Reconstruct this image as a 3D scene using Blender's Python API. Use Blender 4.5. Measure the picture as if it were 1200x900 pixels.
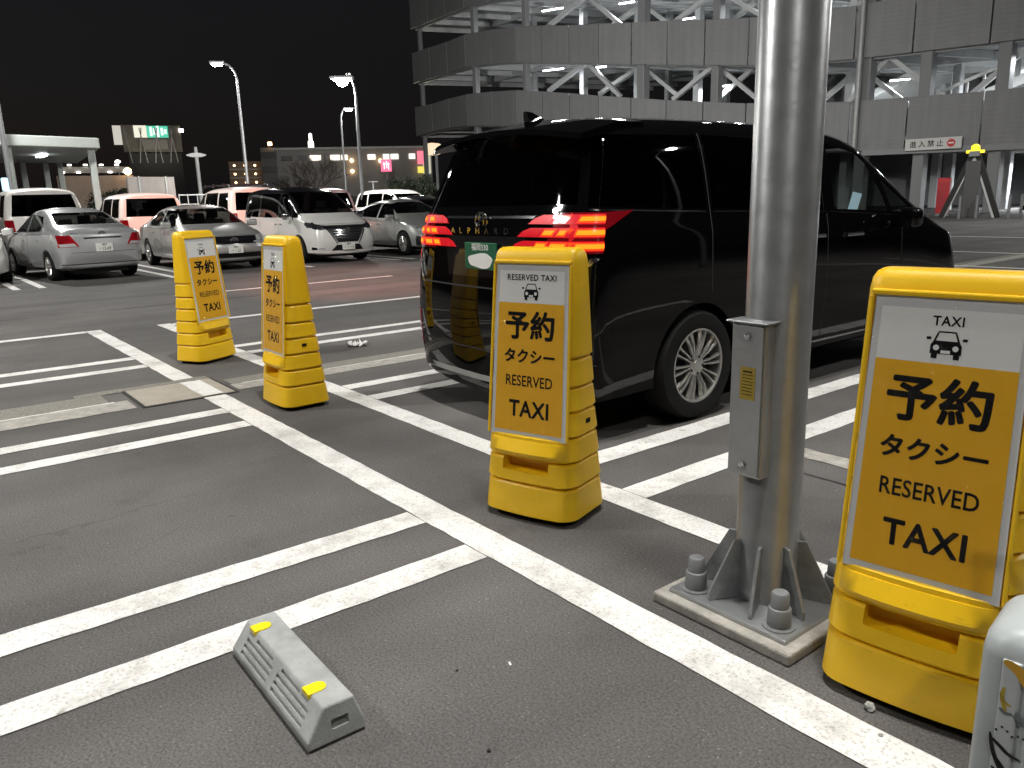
import bpy, bmesh, math, random
from mathutils import Vector, Matrix
random.seed(11)
for _o in list(bpy.data.objects):
    bpy.data.objects.remove(_o)
SC = bpy.context.scene
COL = SC.collection
RAD = math.radians

# ------------------------------------------------------------------ camera
F, EYE = 919.45, 1.40
PITCH, ROLL, YAW = RAD(13.273), RAD(-1.58), RAD(-52.07)
fw = Vector((math.sin(YAW) * math.cos(PITCH), math.cos(YAW) * math.cos(PITCH), -math.sin(PITCH)))
r0 = Vector((math.cos(YAW), -math.sin(YAW), 0))
u0 = r0.cross(fw)
rt = math.cos(ROLL) * r0 + math.sin(ROLL) * u0
up = -math.sin(ROLL) * r0 + math.cos(ROLL) * u0
cd = bpy.data.cameras.new('camera')
cam = bpy.data.objects.new('camera', cd)
COL.objects.link(cam)
mw = Matrix((rt, up, -fw)).transposed().to_4x4()
mw.translation = (0, 0, EYE)
cam.matrix_world = mw
cd.sensor_fit = 'HORIZONTAL'
cd.sensor_width = 36
cd.lens = F / 1200 * 36
cd.clip_start = 0.05
cd.clip_end = 2000
SC.camera = cam

# ------------------------------------------------------------------ world: a night sky with a little town glow
W = bpy.data.worlds.new('World')
SC.world = W
W.use_nodes = True
nt = W.node_tree
bg = nt.nodes['Background']
sky = nt.nodes.new('ShaderNodeTexSky')
sky.sky_type = 'NISHITA'
sky.sun_disc = False
sky.sun_elevation = RAD(-4)
sky.sun_rotation = RAD(200)
addn = nt.nodes.new('ShaderNodeMixRGB')
addn.blend_type = 'ADD'
addn.inputs[0].default_value = 1
addn.inputs[2].default_value = (0.043, 0.042, 0.048, 1)
nt.links.new(sky.outputs[0], addn.inputs[1])
nt.links.new(addn.outputs[0], bg.inputs[0])
bg.inputs[1].default_value = 0.12

SC.view_settings.view_transform = 'Standard'
SC.view_settings.look = 'None'
SC.view_settings.exposure = 0.12
SC.view_settings.gamma = 1
SC.view_settings.use_curve_mapping = False
SC.render.engine = 'CYCLES'
SC.cycles.use_denoising = True
SC.cycles.max_bounces = 6
SC.cycles.transparent_max_bounces = 16
SC.cycles.sample_clamp_indirect = 4
SC.cycles.caustics_reflective = False
SC.cycles.caustics_refractive = False
LAMP_WHITE = (1.0, 0.982, 0.94)


# ------------------------------------------------------------------ helpers
def spot(px, py, dist):
    """a place in the world seen in a direction, at a horizontal distance from the camera"""
    d = rt * ((px - 600) / F) + up * (-(py - 450) / F) + fw
    t = dist / math.hypot(d.x, d.y)
    return Vector((d.x * t, d.y * t, EYE + d.z * t))


def level(X, Y, py):
    """height of the point above ground position (X, Y) that is seen at picture row py"""
    p = Vector((X, Y, -EYE))
    k = (450 - py) / F
    c1, c2 = up.dot(p), fw.dot(p)
    return (k * c2 - c1) / (up.z - k * fw.z)


_mats = {}


def N(m, t):
    return m.node_tree.nodes.new(t)


def mat(name, col=(0.5, 0.5, 0.5), rough=0.5, metal=0.0, coat=0.0, emit=None, es=0.0,
        vary=0.0, vscale=8.0, bump=0.0, bscale=60.0, rvary=0.0, spec=None, dirt=0.0):
    if name in _mats:
        return _mats[name]
    m = bpy.data.materials.new(name)
    m.use_nodes = True
    b = m.node_tree.nodes['Principled BSDF']
    L = m.node_tree.links
    b.inputs['Base Color'].default_value = (*col, 1)
    b.inputs['Roughness'].default_value = rough
    b.inputs['Metallic'].default_value = metal
    b.inputs['Coat Weight'].default_value = coat
    b.inputs['Coat Roughness'].default_value = 0.03
    if spec is not None:
        b.inputs['Specular IOR Level'].default_value = spec
    if emit:
        b.inputs['Emission Color'].default_value = (*emit, 1)
        b.inputs['Emission Strength'].default_value = es
    if vary or rvary or bump or dirt:
        tc = N(m, 'ShaderNodeTexCoord')
    if vary or rvary:
        n = N(m, 'ShaderNodeTexNoise')
        n.inputs['Scale'].default_value = vscale
        n.inputs['Detail'].default_value = 6
        n.inputs['Roughness'].default_value = 0.65
        L.new(tc.outputs['Object'], n.inputs['Vector'])
        if vary:
            r = N(m, 'ShaderNodeValToRGB')
            r.color_ramp.elements[0].position = 0.3
            r.color_ramp.elements[1].position = 0.7
            r.color_ramp.elements[0].color = (*[max(0, c * (1 - vary)) for c in col], 1)
            r.color_ramp.elements[1].color = (*[min(1, c * (1 + vary)) for c in col], 1)
            L.new(n.outputs[0], r.inputs[0])
            L.new(r.outputs[0], b.inputs['Base Color'])
        if rvary:
            mr = N(m, 'ShaderNodeMapRange')
            mr.inputs[3].default_value = max(0.02, rough - rvary)
            mr.inputs[4].default_value = rough + rvary
            L.new(n.outputs[0], mr.inputs[0])
            L.new(mr.outputs[0], b.inputs['Roughness'])
    if bump:
        n2 = N(m, 'ShaderNodeTexNoise')
        n2.inputs['Scale'].default_value = bscale
        n2.inputs['Detail'].default_value = 4
        L.new(tc.outputs['Object'], n2.inputs['Vector'])
        bp = N(m, 'ShaderNodeBump')
        bp.inputs['Strength'].default_value = bump
        bp.inputs['Distance'].default_value = 0.01
        L.new(n2.outputs[0], bp.inputs['Height'])
        L.new(bp.outputs[0], b.inputs['Normal'])
    _mats[name] = m
    return m


def glass(name, tint=(0.1, 0.1, 0.1), rough=0.02, bump=0.0, bscale=8.0, ior=1.45):
    if name in _mats:
        return _mats[name]
    m = bpy.data.materials.new(name)
    m.use_nodes = True
    t = m.node_tree
    t.nodes.remove(t.nodes['Principled BSDF'])
    out = t.nodes['Material Output']
    tr = N(m, 'ShaderNodeBsdfTransparent')
    tr.inputs[0].default_value = (*tint, 1)
    gl = N(m, 'ShaderNodeBsdfGlossy')
    gl.inputs['Roughness'].default_value = rough
    gl.inputs['Color'].default_value = (0.9, 0.9, 0.9, 1)
    fr = N(m, 'ShaderNodeFresnel')
    geo = N(m, 'ShaderNodeNewGeometry')
    mi = N(m, 'ShaderNodeMix')
    mi.inputs[2].default_value = ior
    mi.inputs[3].default_value = 1 / ior
    t.links.new(geo.outputs['Backfacing'], mi.inputs[0])
    t.links.new(mi.outputs[0], fr.inputs[0])
    mx = N(m, 'ShaderNodeMixShader')
    t.links.new(fr.outputs[0], mx.inputs[0])
    t.links.new(tr.outputs[0], mx.inputs[1])
    t.links.new(gl.outputs[0], mx.inputs[2])
    t.links.new(mx.outputs[0], out.inputs[0])
    if bump:
        tc = N(m, 'ShaderNodeTexCoord')
        mp = N(m, 'ShaderNodeMapping')
        mp.inputs['Scale'].default_value = (1.0, 1.0, 0.45)
        n2 = N(m, 'ShaderNodeTexNoise')
        n2.inputs['Scale'].default_value = bscale
        n2.inputs['Detail'].default_value = 3
        n2.inputs['Distortion'].default_value = 1.2
        bp = N(m, 'ShaderNodeBump')
        bp.inputs['Strength'].default_value = bump
        bp.inputs['Distance'].default_value = 0.08
        t.links.new(tc.outputs['Object'], mp.inputs[0])
        t.links.new(mp.outputs[0], n2.inputs['Vector'])
        t.links.new(n2.outputs[0], bp.inputs['Height'])
        t.links.new(bp.outputs[0], gl.inputs['Normal'])
    _mats[name] = m
    return m


def lamp_mat(name, col, s):
    return mat(name, (0.02, 0.02, 0.02), 0.5, emit=col, es=s)


class MB:
    """collects plain shapes into one mesh"""

    def __init__(self):
        self.v, self.f = [], []

    def add(self, vs, fs):
        o = len(self.v)
        self.v += [tuple(p) for p in vs]
        self.f += [tuple(i + o for i in f) for f in fs]
        return self

    def box(self, c, s, rot=None):
        c = Vector(c)
        vs = []
        for dx in (-.5, .5):
            for dy in (-.5, .5):
                for dz in (-.5, .5):
                    p = Vector((dx * s[0], dy * s[1], dz * s[2]))
                    if rot is not None:
                        p = rot @ p
                    vs.append(c + p)
        return self.add(vs, [(0, 1, 3, 2), (4, 6, 7, 5), (0, 4, 5, 1), (2, 3, 7, 6), (0, 2, 6, 4), (1, 5, 7, 3)])

    def bar(self, a, b, w, d=None, upv=(0, 0, 1)):
        a, b = Vector(a), Vector(b)
        d = d or w
        z = (b - a)
        ln = z.length
        z.normalize()
        u = Vector(upv)
        if abs(z.dot(u)) > .95:
            u = Vector((1, 0, 0))
        x = u.cross(z).normalized()
        y = z.cross(x)
        rot = Matrix((x, y, z)).transposed()
        return self.box((a + b) / 2, (w, d, ln), rot)

    def rings(self, rs, cap=True, closed=True):
        n = len(rs[0])
        vs = [p for r in rs for p in r]
        fs = []
        for i in range(len(rs) - 1):
            for j in range(n if closed else n - 1):
                k = (j + 1) % n
                fs.append((i * n + j, i * n + k, (i + 1) * n + k, (i + 1) * n + j))
        if cap:
            fs.append(tuple(range(n - 1, -1, -1)))
            fs.append(tuple((len(rs) - 1) * n + j for j in range(n)))
        return self.add(vs, fs)

    def tube(self, pts, radii, n=10, cap=True):
        pts = [Vector(p) for p in pts]
        if not isinstance(radii, (list, tuple)):
            radii = [radii] * len(pts)
        rs = []
        prev = None
        for i, p in enumerate(pts):
            t = (pts[min(i + 1, len(pts) - 1)] - pts[max(i - 1, 0)]).normalized()
            if prev is None:
                a = Vector((0, 0, 1)) if abs(t.z) < .9 else Vector((1, 0, 0))
                x = a.cross(t).normalized()
            else:
                x = (prev - t * prev.dot(t)).normalized()
            prev = x
            y = t.cross(x)
            rs.append([p + radii[i] * (math.cos(k * 2 * math.pi / n) * x + math.sin(k * 2 * math.pi / n) * y) for k in range(n)])
        return self.rings(rs, cap)

    def lathe(self, prof, c=(0, 0, 0), n=16, axis='z', cap=True):
        rs = []
        for r, z in prof:
            ring = []
            for k in range(n):
                a = k * 2 * math.pi / n
                if axis == 'z':
                    ring.append((c[0] + r * math.cos(a), c[1] + r * math.sin(a), c[2] + z))
                else:
                    ring.append((c[0] + r * math.cos(a), c[1] + z, c[2] + r * math.sin(a)))
            rs.append(ring)
        return self.rings(rs, cap)

    def prism(self, poly, d0, d1, axes='xz'):
        """extrude a 2-D outline; axes xz extrudes along y, xy along z, yz along x"""
        def mk(a, b, d):
            return {'xz': (a, d, b), 'xy': (a, b, d), 'yz': (d, a, b)}[axes]
        return self.rings([[mk(a, b, d0) for a, b in poly], [mk(a, b, d1) for a, b in poly]])

    def build(self, name, m, parent=None, smooth=False, bevel=0.0, loc=None, seg=2):
        me = bpy.data.meshes.new(name)
        me.from_pydata(self.v, [], self.f)
        bm = bmesh.new()
        bm.from_mesh(me)
        bmesh.ops.recalc_face_normals(bm, faces=bm.faces)
        if bevel:
            es = [e for e in bm.edges if len(e.link_faces) == 2 and e.calc_face_angle(0) > 0.5]
            bmesh.ops.bevel(bm, geom=es, offset=bevel, segments=seg, affect='EDGES', profile=0.5, clamp_overlap=True)
        bm.to_mesh(me)
        bm.free()
        return put(name, me, m, parent, smooth, loc)


def put(name, me, m, parent=None, smooth=False, loc=None):
    o = bpy.data.objects.new(name, me)
    COL.objects.link(o)
    if m is not None and not me.materials:
        for mm in (m if isinstance(m, (list, tuple)) else [m]):
            me.materials.append(mm)
    if smooth:
        me.shade_smooth()
        me.set_sharp_from_angle(angle=RAD(38))
    if parent is not None:
        o.parent = parent
    if loc is not None:
        o.location = loc
    return o


def tag(o, label, cat, group=None):
    o['label'] = label
    o['category'] = cat
    if group:
        o['group'] = group
    return o


def thing(name, label, cat, loc=(0, 0, 0), rotz=0.0, group=None):
    o = bpy.data.objects.new(name, None)
    COL.objects.link(o)
    o.location = loc
    o.rotation_euler = (0, 0, rotz)
    o.empty_display_size = 0.1
    return tag(o, label, cat, group)


def struct(o):
    o['kind'] = 'structure'
    return o


def copy_tree(o, parent=None):
    c = o.copy()
    COL.objects.link(c)
    c.parent = parent
    for ch in list(o.children):
        copy_tree(ch, c)
    return c


_texts = {}


def text_mesh(s, size, bold=0.0, spacing=1.0, align='CENTER'):
    key = (s, size, bold, spacing, align)
    if key in _texts:
        return _texts[key]
    cu = bpy.data.curves.new('t', 'FONT')
    cu.body = s
    cu.size = size
    cu.offset = bold * size
    cu.space_character = spacing
    cu.align_x = align
    cu.align_y = 'CENTER'
    cu.resolution_u = 3
    ob = bpy.data.objects.new('t', cu)
    COL.objects.link(ob)
    bpy.context.view_layer.update()
    dg = bpy.context.evaluated_depsgraph_get()
    me = bpy.data.meshes.new_from_object(ob.evaluated_get(dg))
    bpy.data.objects.remove(ob)
    bpy.data.curves.remove(cu)
    me.materials.clear()
    _texts[key] = me
    return me


def lettering(s, size, m, parent, mtx, bold=0.0, spacing=1.0, sx=1.0, name='lettering'):
    src = text_mesh(s, size, 0.0, spacing)
    me = bpy.data.meshes.new(name)
    vs, fs = [], []
    w = bold * size
    steps = [(0, 0)] if w < size * .003 else [(0, 0), (w, 0), (-w, 0), (0, w), (0, -w), (w * .7, w * .7), (-w * .7, w * .7), (w * .7, -w * .7), (-w * .7, -w * .7)]
    for k, (dx, dy) in enumerate(steps):
        o_ = len(vs)
        vs += [(v.co.x + dx, v.co.y + dy, v.co.z + k * .00003) for v in src.vertices]
        fs += [tuple(i + o_ for i in p.vertices) for p in src.polygons]
    me.from_pydata(vs, [], fs)
    me.transform(mtx @ Matrix.Diagonal((sx, 1, 1, 1)))
    return put(name, me, m, parent)


def area_light(name, loc, power, size, col=LAMP_WHITE, rot=(0, 0, 0), parent=None, target=None, shape='DISK', spread=180):
    d = bpy.data.lights.new(name, 'AREA')
    d.shape = shape
    d.size = size
    d.energy = power
    d.color = col
    d.spread = RAD(spread)
    o = bpy.data.objects.new(name, d)
    COL.objects.link(o)
    o.location = loc
    if target is not None:
        o.rotation_euler = (Vector(target) - Vector(loc)).to_track_quat('-Z', 'Y').to_euler()
    else:
        o.rotation_euler = rot
    if parent is not None:
        o.parent = parent
    return o


# ------------------------------------------------------------------ surface materials
def asphalt():
    m = bpy.data.materials.new('asphalt')
    m.use_nodes = True
    t = m.node_tree
    L = t.links
    b = t.nodes['Principled BSDF']
    tc = N(m, 'ShaderNodeTexCoord')
    big = N(m, 'ShaderNodeTexNoise')
    big.inputs['Scale'].default_value = 0.55
    big.inputs['Detail'].default_value = 5
    big.inputs['Roughness'].default_value = 0.6
    L.new(tc.outputs['Object'], big.inputs['Vector'])
    r1 = N(m, 'ShaderNodeValToRGB')
    r1.color_ramp.elements[0].position = 0.32
    r1.color_ramp.elements[1].position = 0.70
    r1.color_ramp.elements[0].color = (0.070, 0.0662, 0.0635, 1)
    r1.color_ramp.elements[1].color = (0.122, 0.1165, 0.1125, 1)
    L.new(big.outputs[0], r1.inputs[0])
    fine = N(m, 'ShaderNodeTexNoise')
    fine.inputs['Scale'].default_value = 120
    fine.inputs['Detail'].default_value = 3
    fine.inputs['Roughness'].default_value = 0.7
    L.new(tc.outputs['Object'], fine.inputs['Vector'])
    r2 = N(m, 'ShaderNodeValToRGB')
    r2.color_ramp.elements[0].position = 0.33
    r2.color_ramp.elements[1].position = 0.68
    r2.color_ramp.elements[0].color = (0.55, 0.55, 0.55, 1)
    r2.color_ramp.elements[1].color = (1.4, 1.38, 1.36, 1)
    L.new(fine.outputs[0], r2.inputs[0])
    mul = N(m, 'ShaderNodeMixRGB')
    mul.blend_type = 'MULTIPLY'
    mul.inputs[0].default_value = 1
    L.new(r1.outputs[0], mul.inputs[1])
    L.new(r2.outputs[0], mul.inputs[2])
    # pale chips of stone
    vo = N(m, 'ShaderNodeTexVoronoi')
    vo.inputs['Scale'].default_value = 42
    L.new(tc.outputs['Object'], vo.inputs['Vector'])
    lt = N(m, 'ShaderNodeMath')
    lt.operation = 'LESS_THAN'
    lt.inputs[1].default_value = 0.115
    L.new(vo.outputs['Distance'], lt.inputs[0])
    vo2 = N(m, 'ShaderNodeSeparateColor')
    L.new(vo.outputs['Color'], vo2.inputs[0])
    gt = N(m, 'ShaderNodeMath')
    gt.operation = 'GREATER_THAN'
    gt.inputs[1].default_value = 0.72
    L.new(vo2.outputs[0], gt.inputs[0])
    mm = N(m, 'ShaderNodeMath')
    mm.operation = 'MULTIPLY'
    L.new(lt.outputs[0], mm.inputs[0])
    L.new(gt.outputs[0], mm.inputs[1])
    sc = N(m, 'ShaderNodeMath')
    sc.operation = 'MULTIPLY'
    sc.inputs[1].default_value = 0.55
    L.new(mm.outputs[0], sc.inputs[0])
    mix = N(m, 'ShaderNodeMixRGB')
    mix.inputs[2].default_value = (0.30, 0.28, 0.26, 1)
    L.new(sc.outputs[0], mix.inputs[0])
    L.new(mul.outputs[0], mix.inputs[1])
    # oil and tyre stains
    st = N(m, 'ShaderNodeTexNoise')
    st.inputs['Scale'].default_value = 1.7
    st.inputs['Detail'].default_value = 7
    st.inputs['Roughness'].default_value = 0.7
    L.new(tc.outputs['Object'], st.inputs['Vector'])
    r3 = N(m, 'ShaderNodeValToRGB')
    r3.color_ramp.elements[0].position = 0.60
    r3.color_ramp.elements[1].position = 0.74
    r3.color_ramp.elements[0].color = (1, 1, 1, 1)
    r3.color_ramp.elements[1].color = (0.62, 0.61, 0.60, 1)
    L.new(st.outputs[0], r3.inputs[0])
    mul2 = N(m, 'ShaderNodeMixRGB')
    mul2.blend_type = 'MULTIPLY'
    mul2.inputs[0].default_value = 1
    L.new(mix.outputs[0], mul2.inputs[1])
    L.new(r3.outputs[0], mul2.inputs[2])
    wob = N(m, 'ShaderNodeTexNoise')
    wob.inputs['Scale'].default_value = 2.3
    wob.inputs['Detail'].default_value = 5
    L.new(tc.outputs['Object'], wob.inputs['Vector'])
    wm = N(m, 'ShaderNodeMixRGB')
    wm.inputs[0].default_value = 0.16
    L.new(tc.outputs['Object'], wm.inputs[1])
    L.new(wob.outputs['Color'], wm.inputs[2])
    cr = N(m, 'ShaderNodeTexVoronoi')
    cr.feature = 'DISTANCE_TO_EDGE'
    cr.inputs['Scale'].default_value = 0.42
    L.new(wm.outputs[0], cr.inputs['Vector'])
    cl = N(m, 'ShaderNodeMath')
    cl.operation = 'LESS_THAN'
    cl.inputs[1].default_value = 0.0010
    L.new(cr.outputs['Distance'], cl.inputs[0])
    cm = N(m, 'ShaderNodeMath')
    cm.operation = 'GREATER_THAN'
    cm.inputs[1].default_value = 0.54
    L.new(big.outputs[0], cm.inputs[0])
    cc = N(m, 'ShaderNodeMath')
    cc.operation = 'MULTIPLY'
    L.new(cl.outputs[0], cc.inputs[0])
    L.new(cm.outputs[0], cc.inputs[1])
    c2 = N(m, 'ShaderNodeMath')
    c2.operation = 'MULTIPLY'
    c2.inputs[1].default_value = 0.25
    L.new(cc.outputs[0], c2.inputs[0])
    mixc = N(m, 'ShaderNodeMixRGB')
    mixc.inputs[2].default_value = (0.025, 0.024, 0.023, 1)
    L.new(c2.outputs[0], mixc.inputs[0])
    L.new(mul2.outputs[0], mixc.inputs[1])
    # long faint tyre tracks along the lane
    mpx = N(m, 'ShaderNodeMapping')
    mpx.inputs['Scale'].default_value = (1.6, 0.12, 1)
    L.new(tc.outputs['Object'], mpx.inputs[0])
    tr_ = N(m, 'ShaderNodeTexNoise')
    tr_.inputs['Scale'].default_value = 1.0
    tr_.inputs['Detail'].default_value = 5
    L.new(mpx.outputs[0], tr_.inputs['Vector'])
    r5 = N(m, 'ShaderNodeValToRGB')
    r5.color_ramp.elements[0].position = 0.40
    r5.color_ramp.elements[1].position = 0.62
    r5.color_ramp.elements[0].color = (1.10, 1.10, 1.10, 1)
    r5.color_ramp.elements[1].color = (0.84, 0.84, 0.85, 1)
    L.new(tr_.outputs[0], r5.inputs[0])
    mul4 = N(m, 'ShaderNodeMixRGB')
    mul4.blend_type = 'MULTIPLY'
    mul4.inputs[0].default_value = 1
    v3 = N(m, 'ShaderNodeTexVoronoi')
    v3.inputs['Scale'].default_value = 2.6
    L.new(wm.outputs[0], v3.inputs['Vector'])
    s3 = N(m, 'ShaderNodeSeparateColor')
    L.new(v3.outputs['Color'], s3.inputs[0])
    rr = N(m, 'ShaderNodeMath')
    rr.operation = 'MULTIPLY'
    rr.inputs[1].default_value = 0.085
    L.new(s3.outputs[1], rr.inputs[0])
    l3 = N(m, 'ShaderNodeMath')
    l3.operation = 'LESS_THAN'
    L.new(v3.outputs['Distance'], l3.inputs[0])
    L.new(rr.outputs[0], l3.inputs[1])
    f3 = N(m, 'ShaderNodeMath')
    f3.operation = 'MULTIPLY'
    f3.inputs[1].default_value = 0.38
    L.new(l3.outputs[0], f3.inputs[0])
    dr = N(m, 'ShaderNodeMixRGB')
    dr.inputs[2].default_value = (0.035, 0.034, 0.033, 1)
    L.new(f3.outputs[0], dr.inputs[0])
    L.new(mixc.outputs[0], dr.inputs[1])
    L.new(dr.outputs[0], mul4.inputs[1])
    L.new(r5.outputs[0], mul4.inputs[2])
    L.new(mul4.outputs[0], b.inputs['Base Color'])
    b.inputs['Roughness'].default_value = 0.85
    b.inputs['Specular IOR Level'].default_value = 0.3
    bp = N(m, 'ShaderNodeBump')
    bp.inputs['Strength'].default_value = 0.55
    bp.inputs['Distance'].default_value = 0.006
    L.new(fine.outputs[0], bp.inputs['Height'])
    L.new(bp.outputs[0], b.inputs['Normal'])
    return m


def line_paint():
    m = bpy.data.materials.new('line_paint')
    m.use_nodes = True
    t = m.node_tree
    L = t.links
    b = t.nodes['Principled BSDF']
    ge = N(m, 'ShaderNodeNewGeometry')
    n = N(m, 'ShaderNodeTexNoise')
    n.inputs['Scale'].default_value = 3.2
    n.inputs['Detail'].default_value = 8
    n.inputs['Roughness'].default_value = 0.72
    L.new(ge.outputs['Position'], n.inputs['Vector'])
    r = N(m, 'ShaderNodeValToRGB')
    r.color_ramp.elements[0].position = 0.28
    r.color_ramp.elements[1].position = 0.52
    r.color_ramp.elements[0].color = (0.36, 0.345, 0.33, 1)
    r.color_ramp.elements[1].color = (0.66, 0.65, 0.63, 1)
    L.new(n.outputs[0], r.inputs[0])
    f = N(m, 'ShaderNodeTexNoise')
    f.inputs['Scale'].default_value = 110
    f.inputs['Detail'].default_value = 3
    L.new(ge.outputs['Position'], f.inputs['Vector'])
    r2 = N(m, 'ShaderNodeValToRGB')
    r2.color_ramp.elements[0].position = 0.30
    r2.color_ramp.elements[1].position = 0.48
    r2.color_ramp.elements[0].color = (0.62, 0.61, 0.60, 1)
    r2.color_ramp.elements[1].color = (1, 1, 1, 1)
    L.new(f.outputs[0], r2.inputs[0])
    mu = N(m, 'ShaderNodeMixRGB')
    mu.blend_type = 'MULTIPLY'
    mu.inputs[0].default_value = 1
    L.new(r.outputs[0], mu.inputs[1])
    L.new(r2.outputs[0], mu.inputs[2])
    # dark drips and scuffs
    v = N(m, 'ShaderNodeTexNoise')
    v.inputs['Scale'].default_value = 9
    v.inputs['Detail'].default_value = 5
    L.new(ge.outputs['Position'], v.inputs['Vector'])
    r3 = N(m, 'ShaderNodeValToRGB')
    r3.color_ramp.elements[0].position = 0.66
    r3.color_ramp.elements[1].position = 0.74
    r3.color_ramp.elements[0].color = (1, 1, 1, 1)
    r3.color_ramp.elements[1].color = (0.55, 0.53, 0.50, 1)
    L.new(v.outputs[0], r3.inputs[0])
    mu2 = N(m, 'ShaderNodeMixRGB')
    mu2.blend_type = 'MULTIPLY'
    mu2.inputs[0].default_value = 1
    L.new(mu.outputs[0], mu2.inputs[1])
    L.new(r3.outputs[0], mu2.inputs[2])
    L.new(mu2.outputs[0], b.inputs['Base Color'])
    b.inputs['Roughness'].default_value = 0.75
    bp = N(m, 'ShaderNodeBump')
    bp.inputs['Strength'].default_value = 0.4
    bp.inputs['Distance'].default_value = 0.004
    L.new(f.outputs[0], bp.inputs['Height'])
    L.new(bp.outputs[0], b.inputs['Normal'])
    return m


ASPHALT = asphalt()
LINE = line_paint()
CONC = mat('concrete', (0.30, 0.285, 0.255), 0.85, vary=0.28, vscale=14, bump=0.5, bscale=120)
CONC_ROUGH = mat('rough_concrete', (0.19, 0.18, 0.155), 0.9, vary=0.45, vscale=60, bump=0.9, bscale=90)
COVER = mat('cover_plate', (0.30, 0.27, 0.225), 0.7, vary=0.12, vscale=7, bump=0.2, bscale=200)
BLACK = mat('matt_black', (0.012, 0.012, 0.012), 0.7)
RUBBER = mat('rubber', (0.009, 0.009, 0.009), 0.85, bump=0.2, bscale=120, spec=0.2)
SEAM = mat('seam_dark', (0.02, 0.019, 0.018), 0.9)
GALV = mat('galvanised_steel', (0.385, 0.395, 0.40), 0.33, metal=0.75, vary=0.10, vscale=11, rvary=0.06, bump=0.06, bscale=30)
GALV_DARK = mat('galvanised_plate', (0.30, 0.31, 0.31), 0.42, metal=0.7, vary=0.22, vscale=18, rvary=0.08)
STEEL = mat('grey_steel', (0.33, 0.335, 0.335), 0.5, metal=0.25, vary=0.12, vscale=3)
STEEL_L = mat('light_grey_steel', (0.50, 0.51, 0.50), 0.5, vary=0.08, vscale=2)
CHROME = mat('chrome', (0.75, 0.76, 0.78), 0.12, metal=1.0)

# ------------------------------------------------------------------ ground, markings, gutter
mb = MB()
S = 600
mb.add([(-S, -S, 0), (S, -S, 0), (S, S, 0), (-S, S, 0)], [(0, 1, 2, 3)])
ground = struct(mb.build('ground', ASPHALT))


def sheet(name, x0, x1, y0, y1, z, m, parent=ground, jag=0.0035, step=0.09, drop=None):
    """a painted strip: a thin sheet with slightly ragged edges"""
    lx, ly = x1 - x0, y1 - y0
    mbx = MB()
    along_x = lx >= ly
    n = max(2, int((lx if along_x else ly) / step))
    n = min(n, 120)
    a, b = [], []
    for i in range(n + 1):
        t = i / n
        j1, j2 = random.uniform(-jag, jag), random.uniform(-jag, jag)
        if along_x:
            a.append((x0 + t * lx, y0 + j1, z))
            b.append((x0 + t * lx, y1 + j2, z))
        else:
            a.append((x0 + j1, y0 + t * ly, z))
            b.append((x1 + j2, y0 + t * ly, z))
    vs = a + b
    fs = [(i, i + 1, n + 2 + i, n + 1 + i) for i in range(n)]
    mbx.add(vs, fs)
    o = mbx.build(name, m, parent)
    if o.data.polygons[0].normal.z < 0:
        o.data.flip_normals()
    return o


Z1 = 0.004
LW = 0.155
# long lines on both sides of the walkway (cut where the gutter cover lies)
sheet('parking_line', -10.39, -6.64, 1.700, 1.862, Z1, LINE)
sheet('parking_line', -5.96, -2.60, 1.700, 1.862, Z1, LINE)
sheet('parking_line', -2.60, 4.0, 1.700, 1.862, Z1, LINE)
sheet('parking_line', -10.28, -6.52, 2.474, 2.630, Z1, LINE)
sheet('parking_line', -5.98, -2.9, 2.474, 2.630, Z1, LINE)
sheet('parking_line', -2.9, 4.0, 2.474, 2.630, Z1, LINE)
# stall lines towards the camera side
for xa, xb in ((-2.986, -2.828), (-2.520, -2.366), (-5.544, -5.394), (-5.100, -4.950), (-8.180, -8.020),
               (-7.690, -7.535), (-10.395, -10.245), (0.06, 0.21), (0.52, 0.67)):
    sheet('parking_line', xa, xb, -6.5, 1.694, Z1, LINE)
# stall lines on the taxi side
for xa, xb in ((-3.030, -2.868), (-2.534, -2.375), (-5.570, -5.420), (-5.135, -4.985), (-8.090, -7.945),
               (-7.645, -7.495), (-10.240, -10.100), (0.06, 0.21)):
    sheet('parking_line', xa, xb, 2.636, 7.75, Z1, LINE)
sheet('parking_line', -13.60, -13.48, 3.6, 7.66, Z1, LINE)
# far row: pairs of lines between the parked cars
for y in (1.72, 4.55, 7.14, 9.86, 12.5):
    sheet('parking_line', -22.6, -17.1, y, y + 0.13, Z1, LINE)
    sheet('parking_line', -22.6, -17.1, y + 0.42, y + 0.55, Z1, LINE)
# lines far to the right, beyond the black van
for (x0, x1, y0, y1) in ((-8.0, 3.0, 15.15, 15.30), (-8.0, 3.0, 18.5, 18.66), (-14, 4, 24.2, 24.38)):
    sheet('parking_line', x0, x1, y0, y1, Z1, LINE)
# worn concrete band and joint to the right of the pole
sheet('concrete_band', -2.36, 0.9, 3.70, 3.84, Z1, CONC, jag=0.01)
sheet('asphalt_joint', -2.36, 0.9, 3.47, 3.485, 0.003, SEAM, jag=0.004)
sheet('asphalt_joint', -12.40, -12.37, -3.0, 14.0, 0.003, SEAM, jag=0.02)
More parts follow.
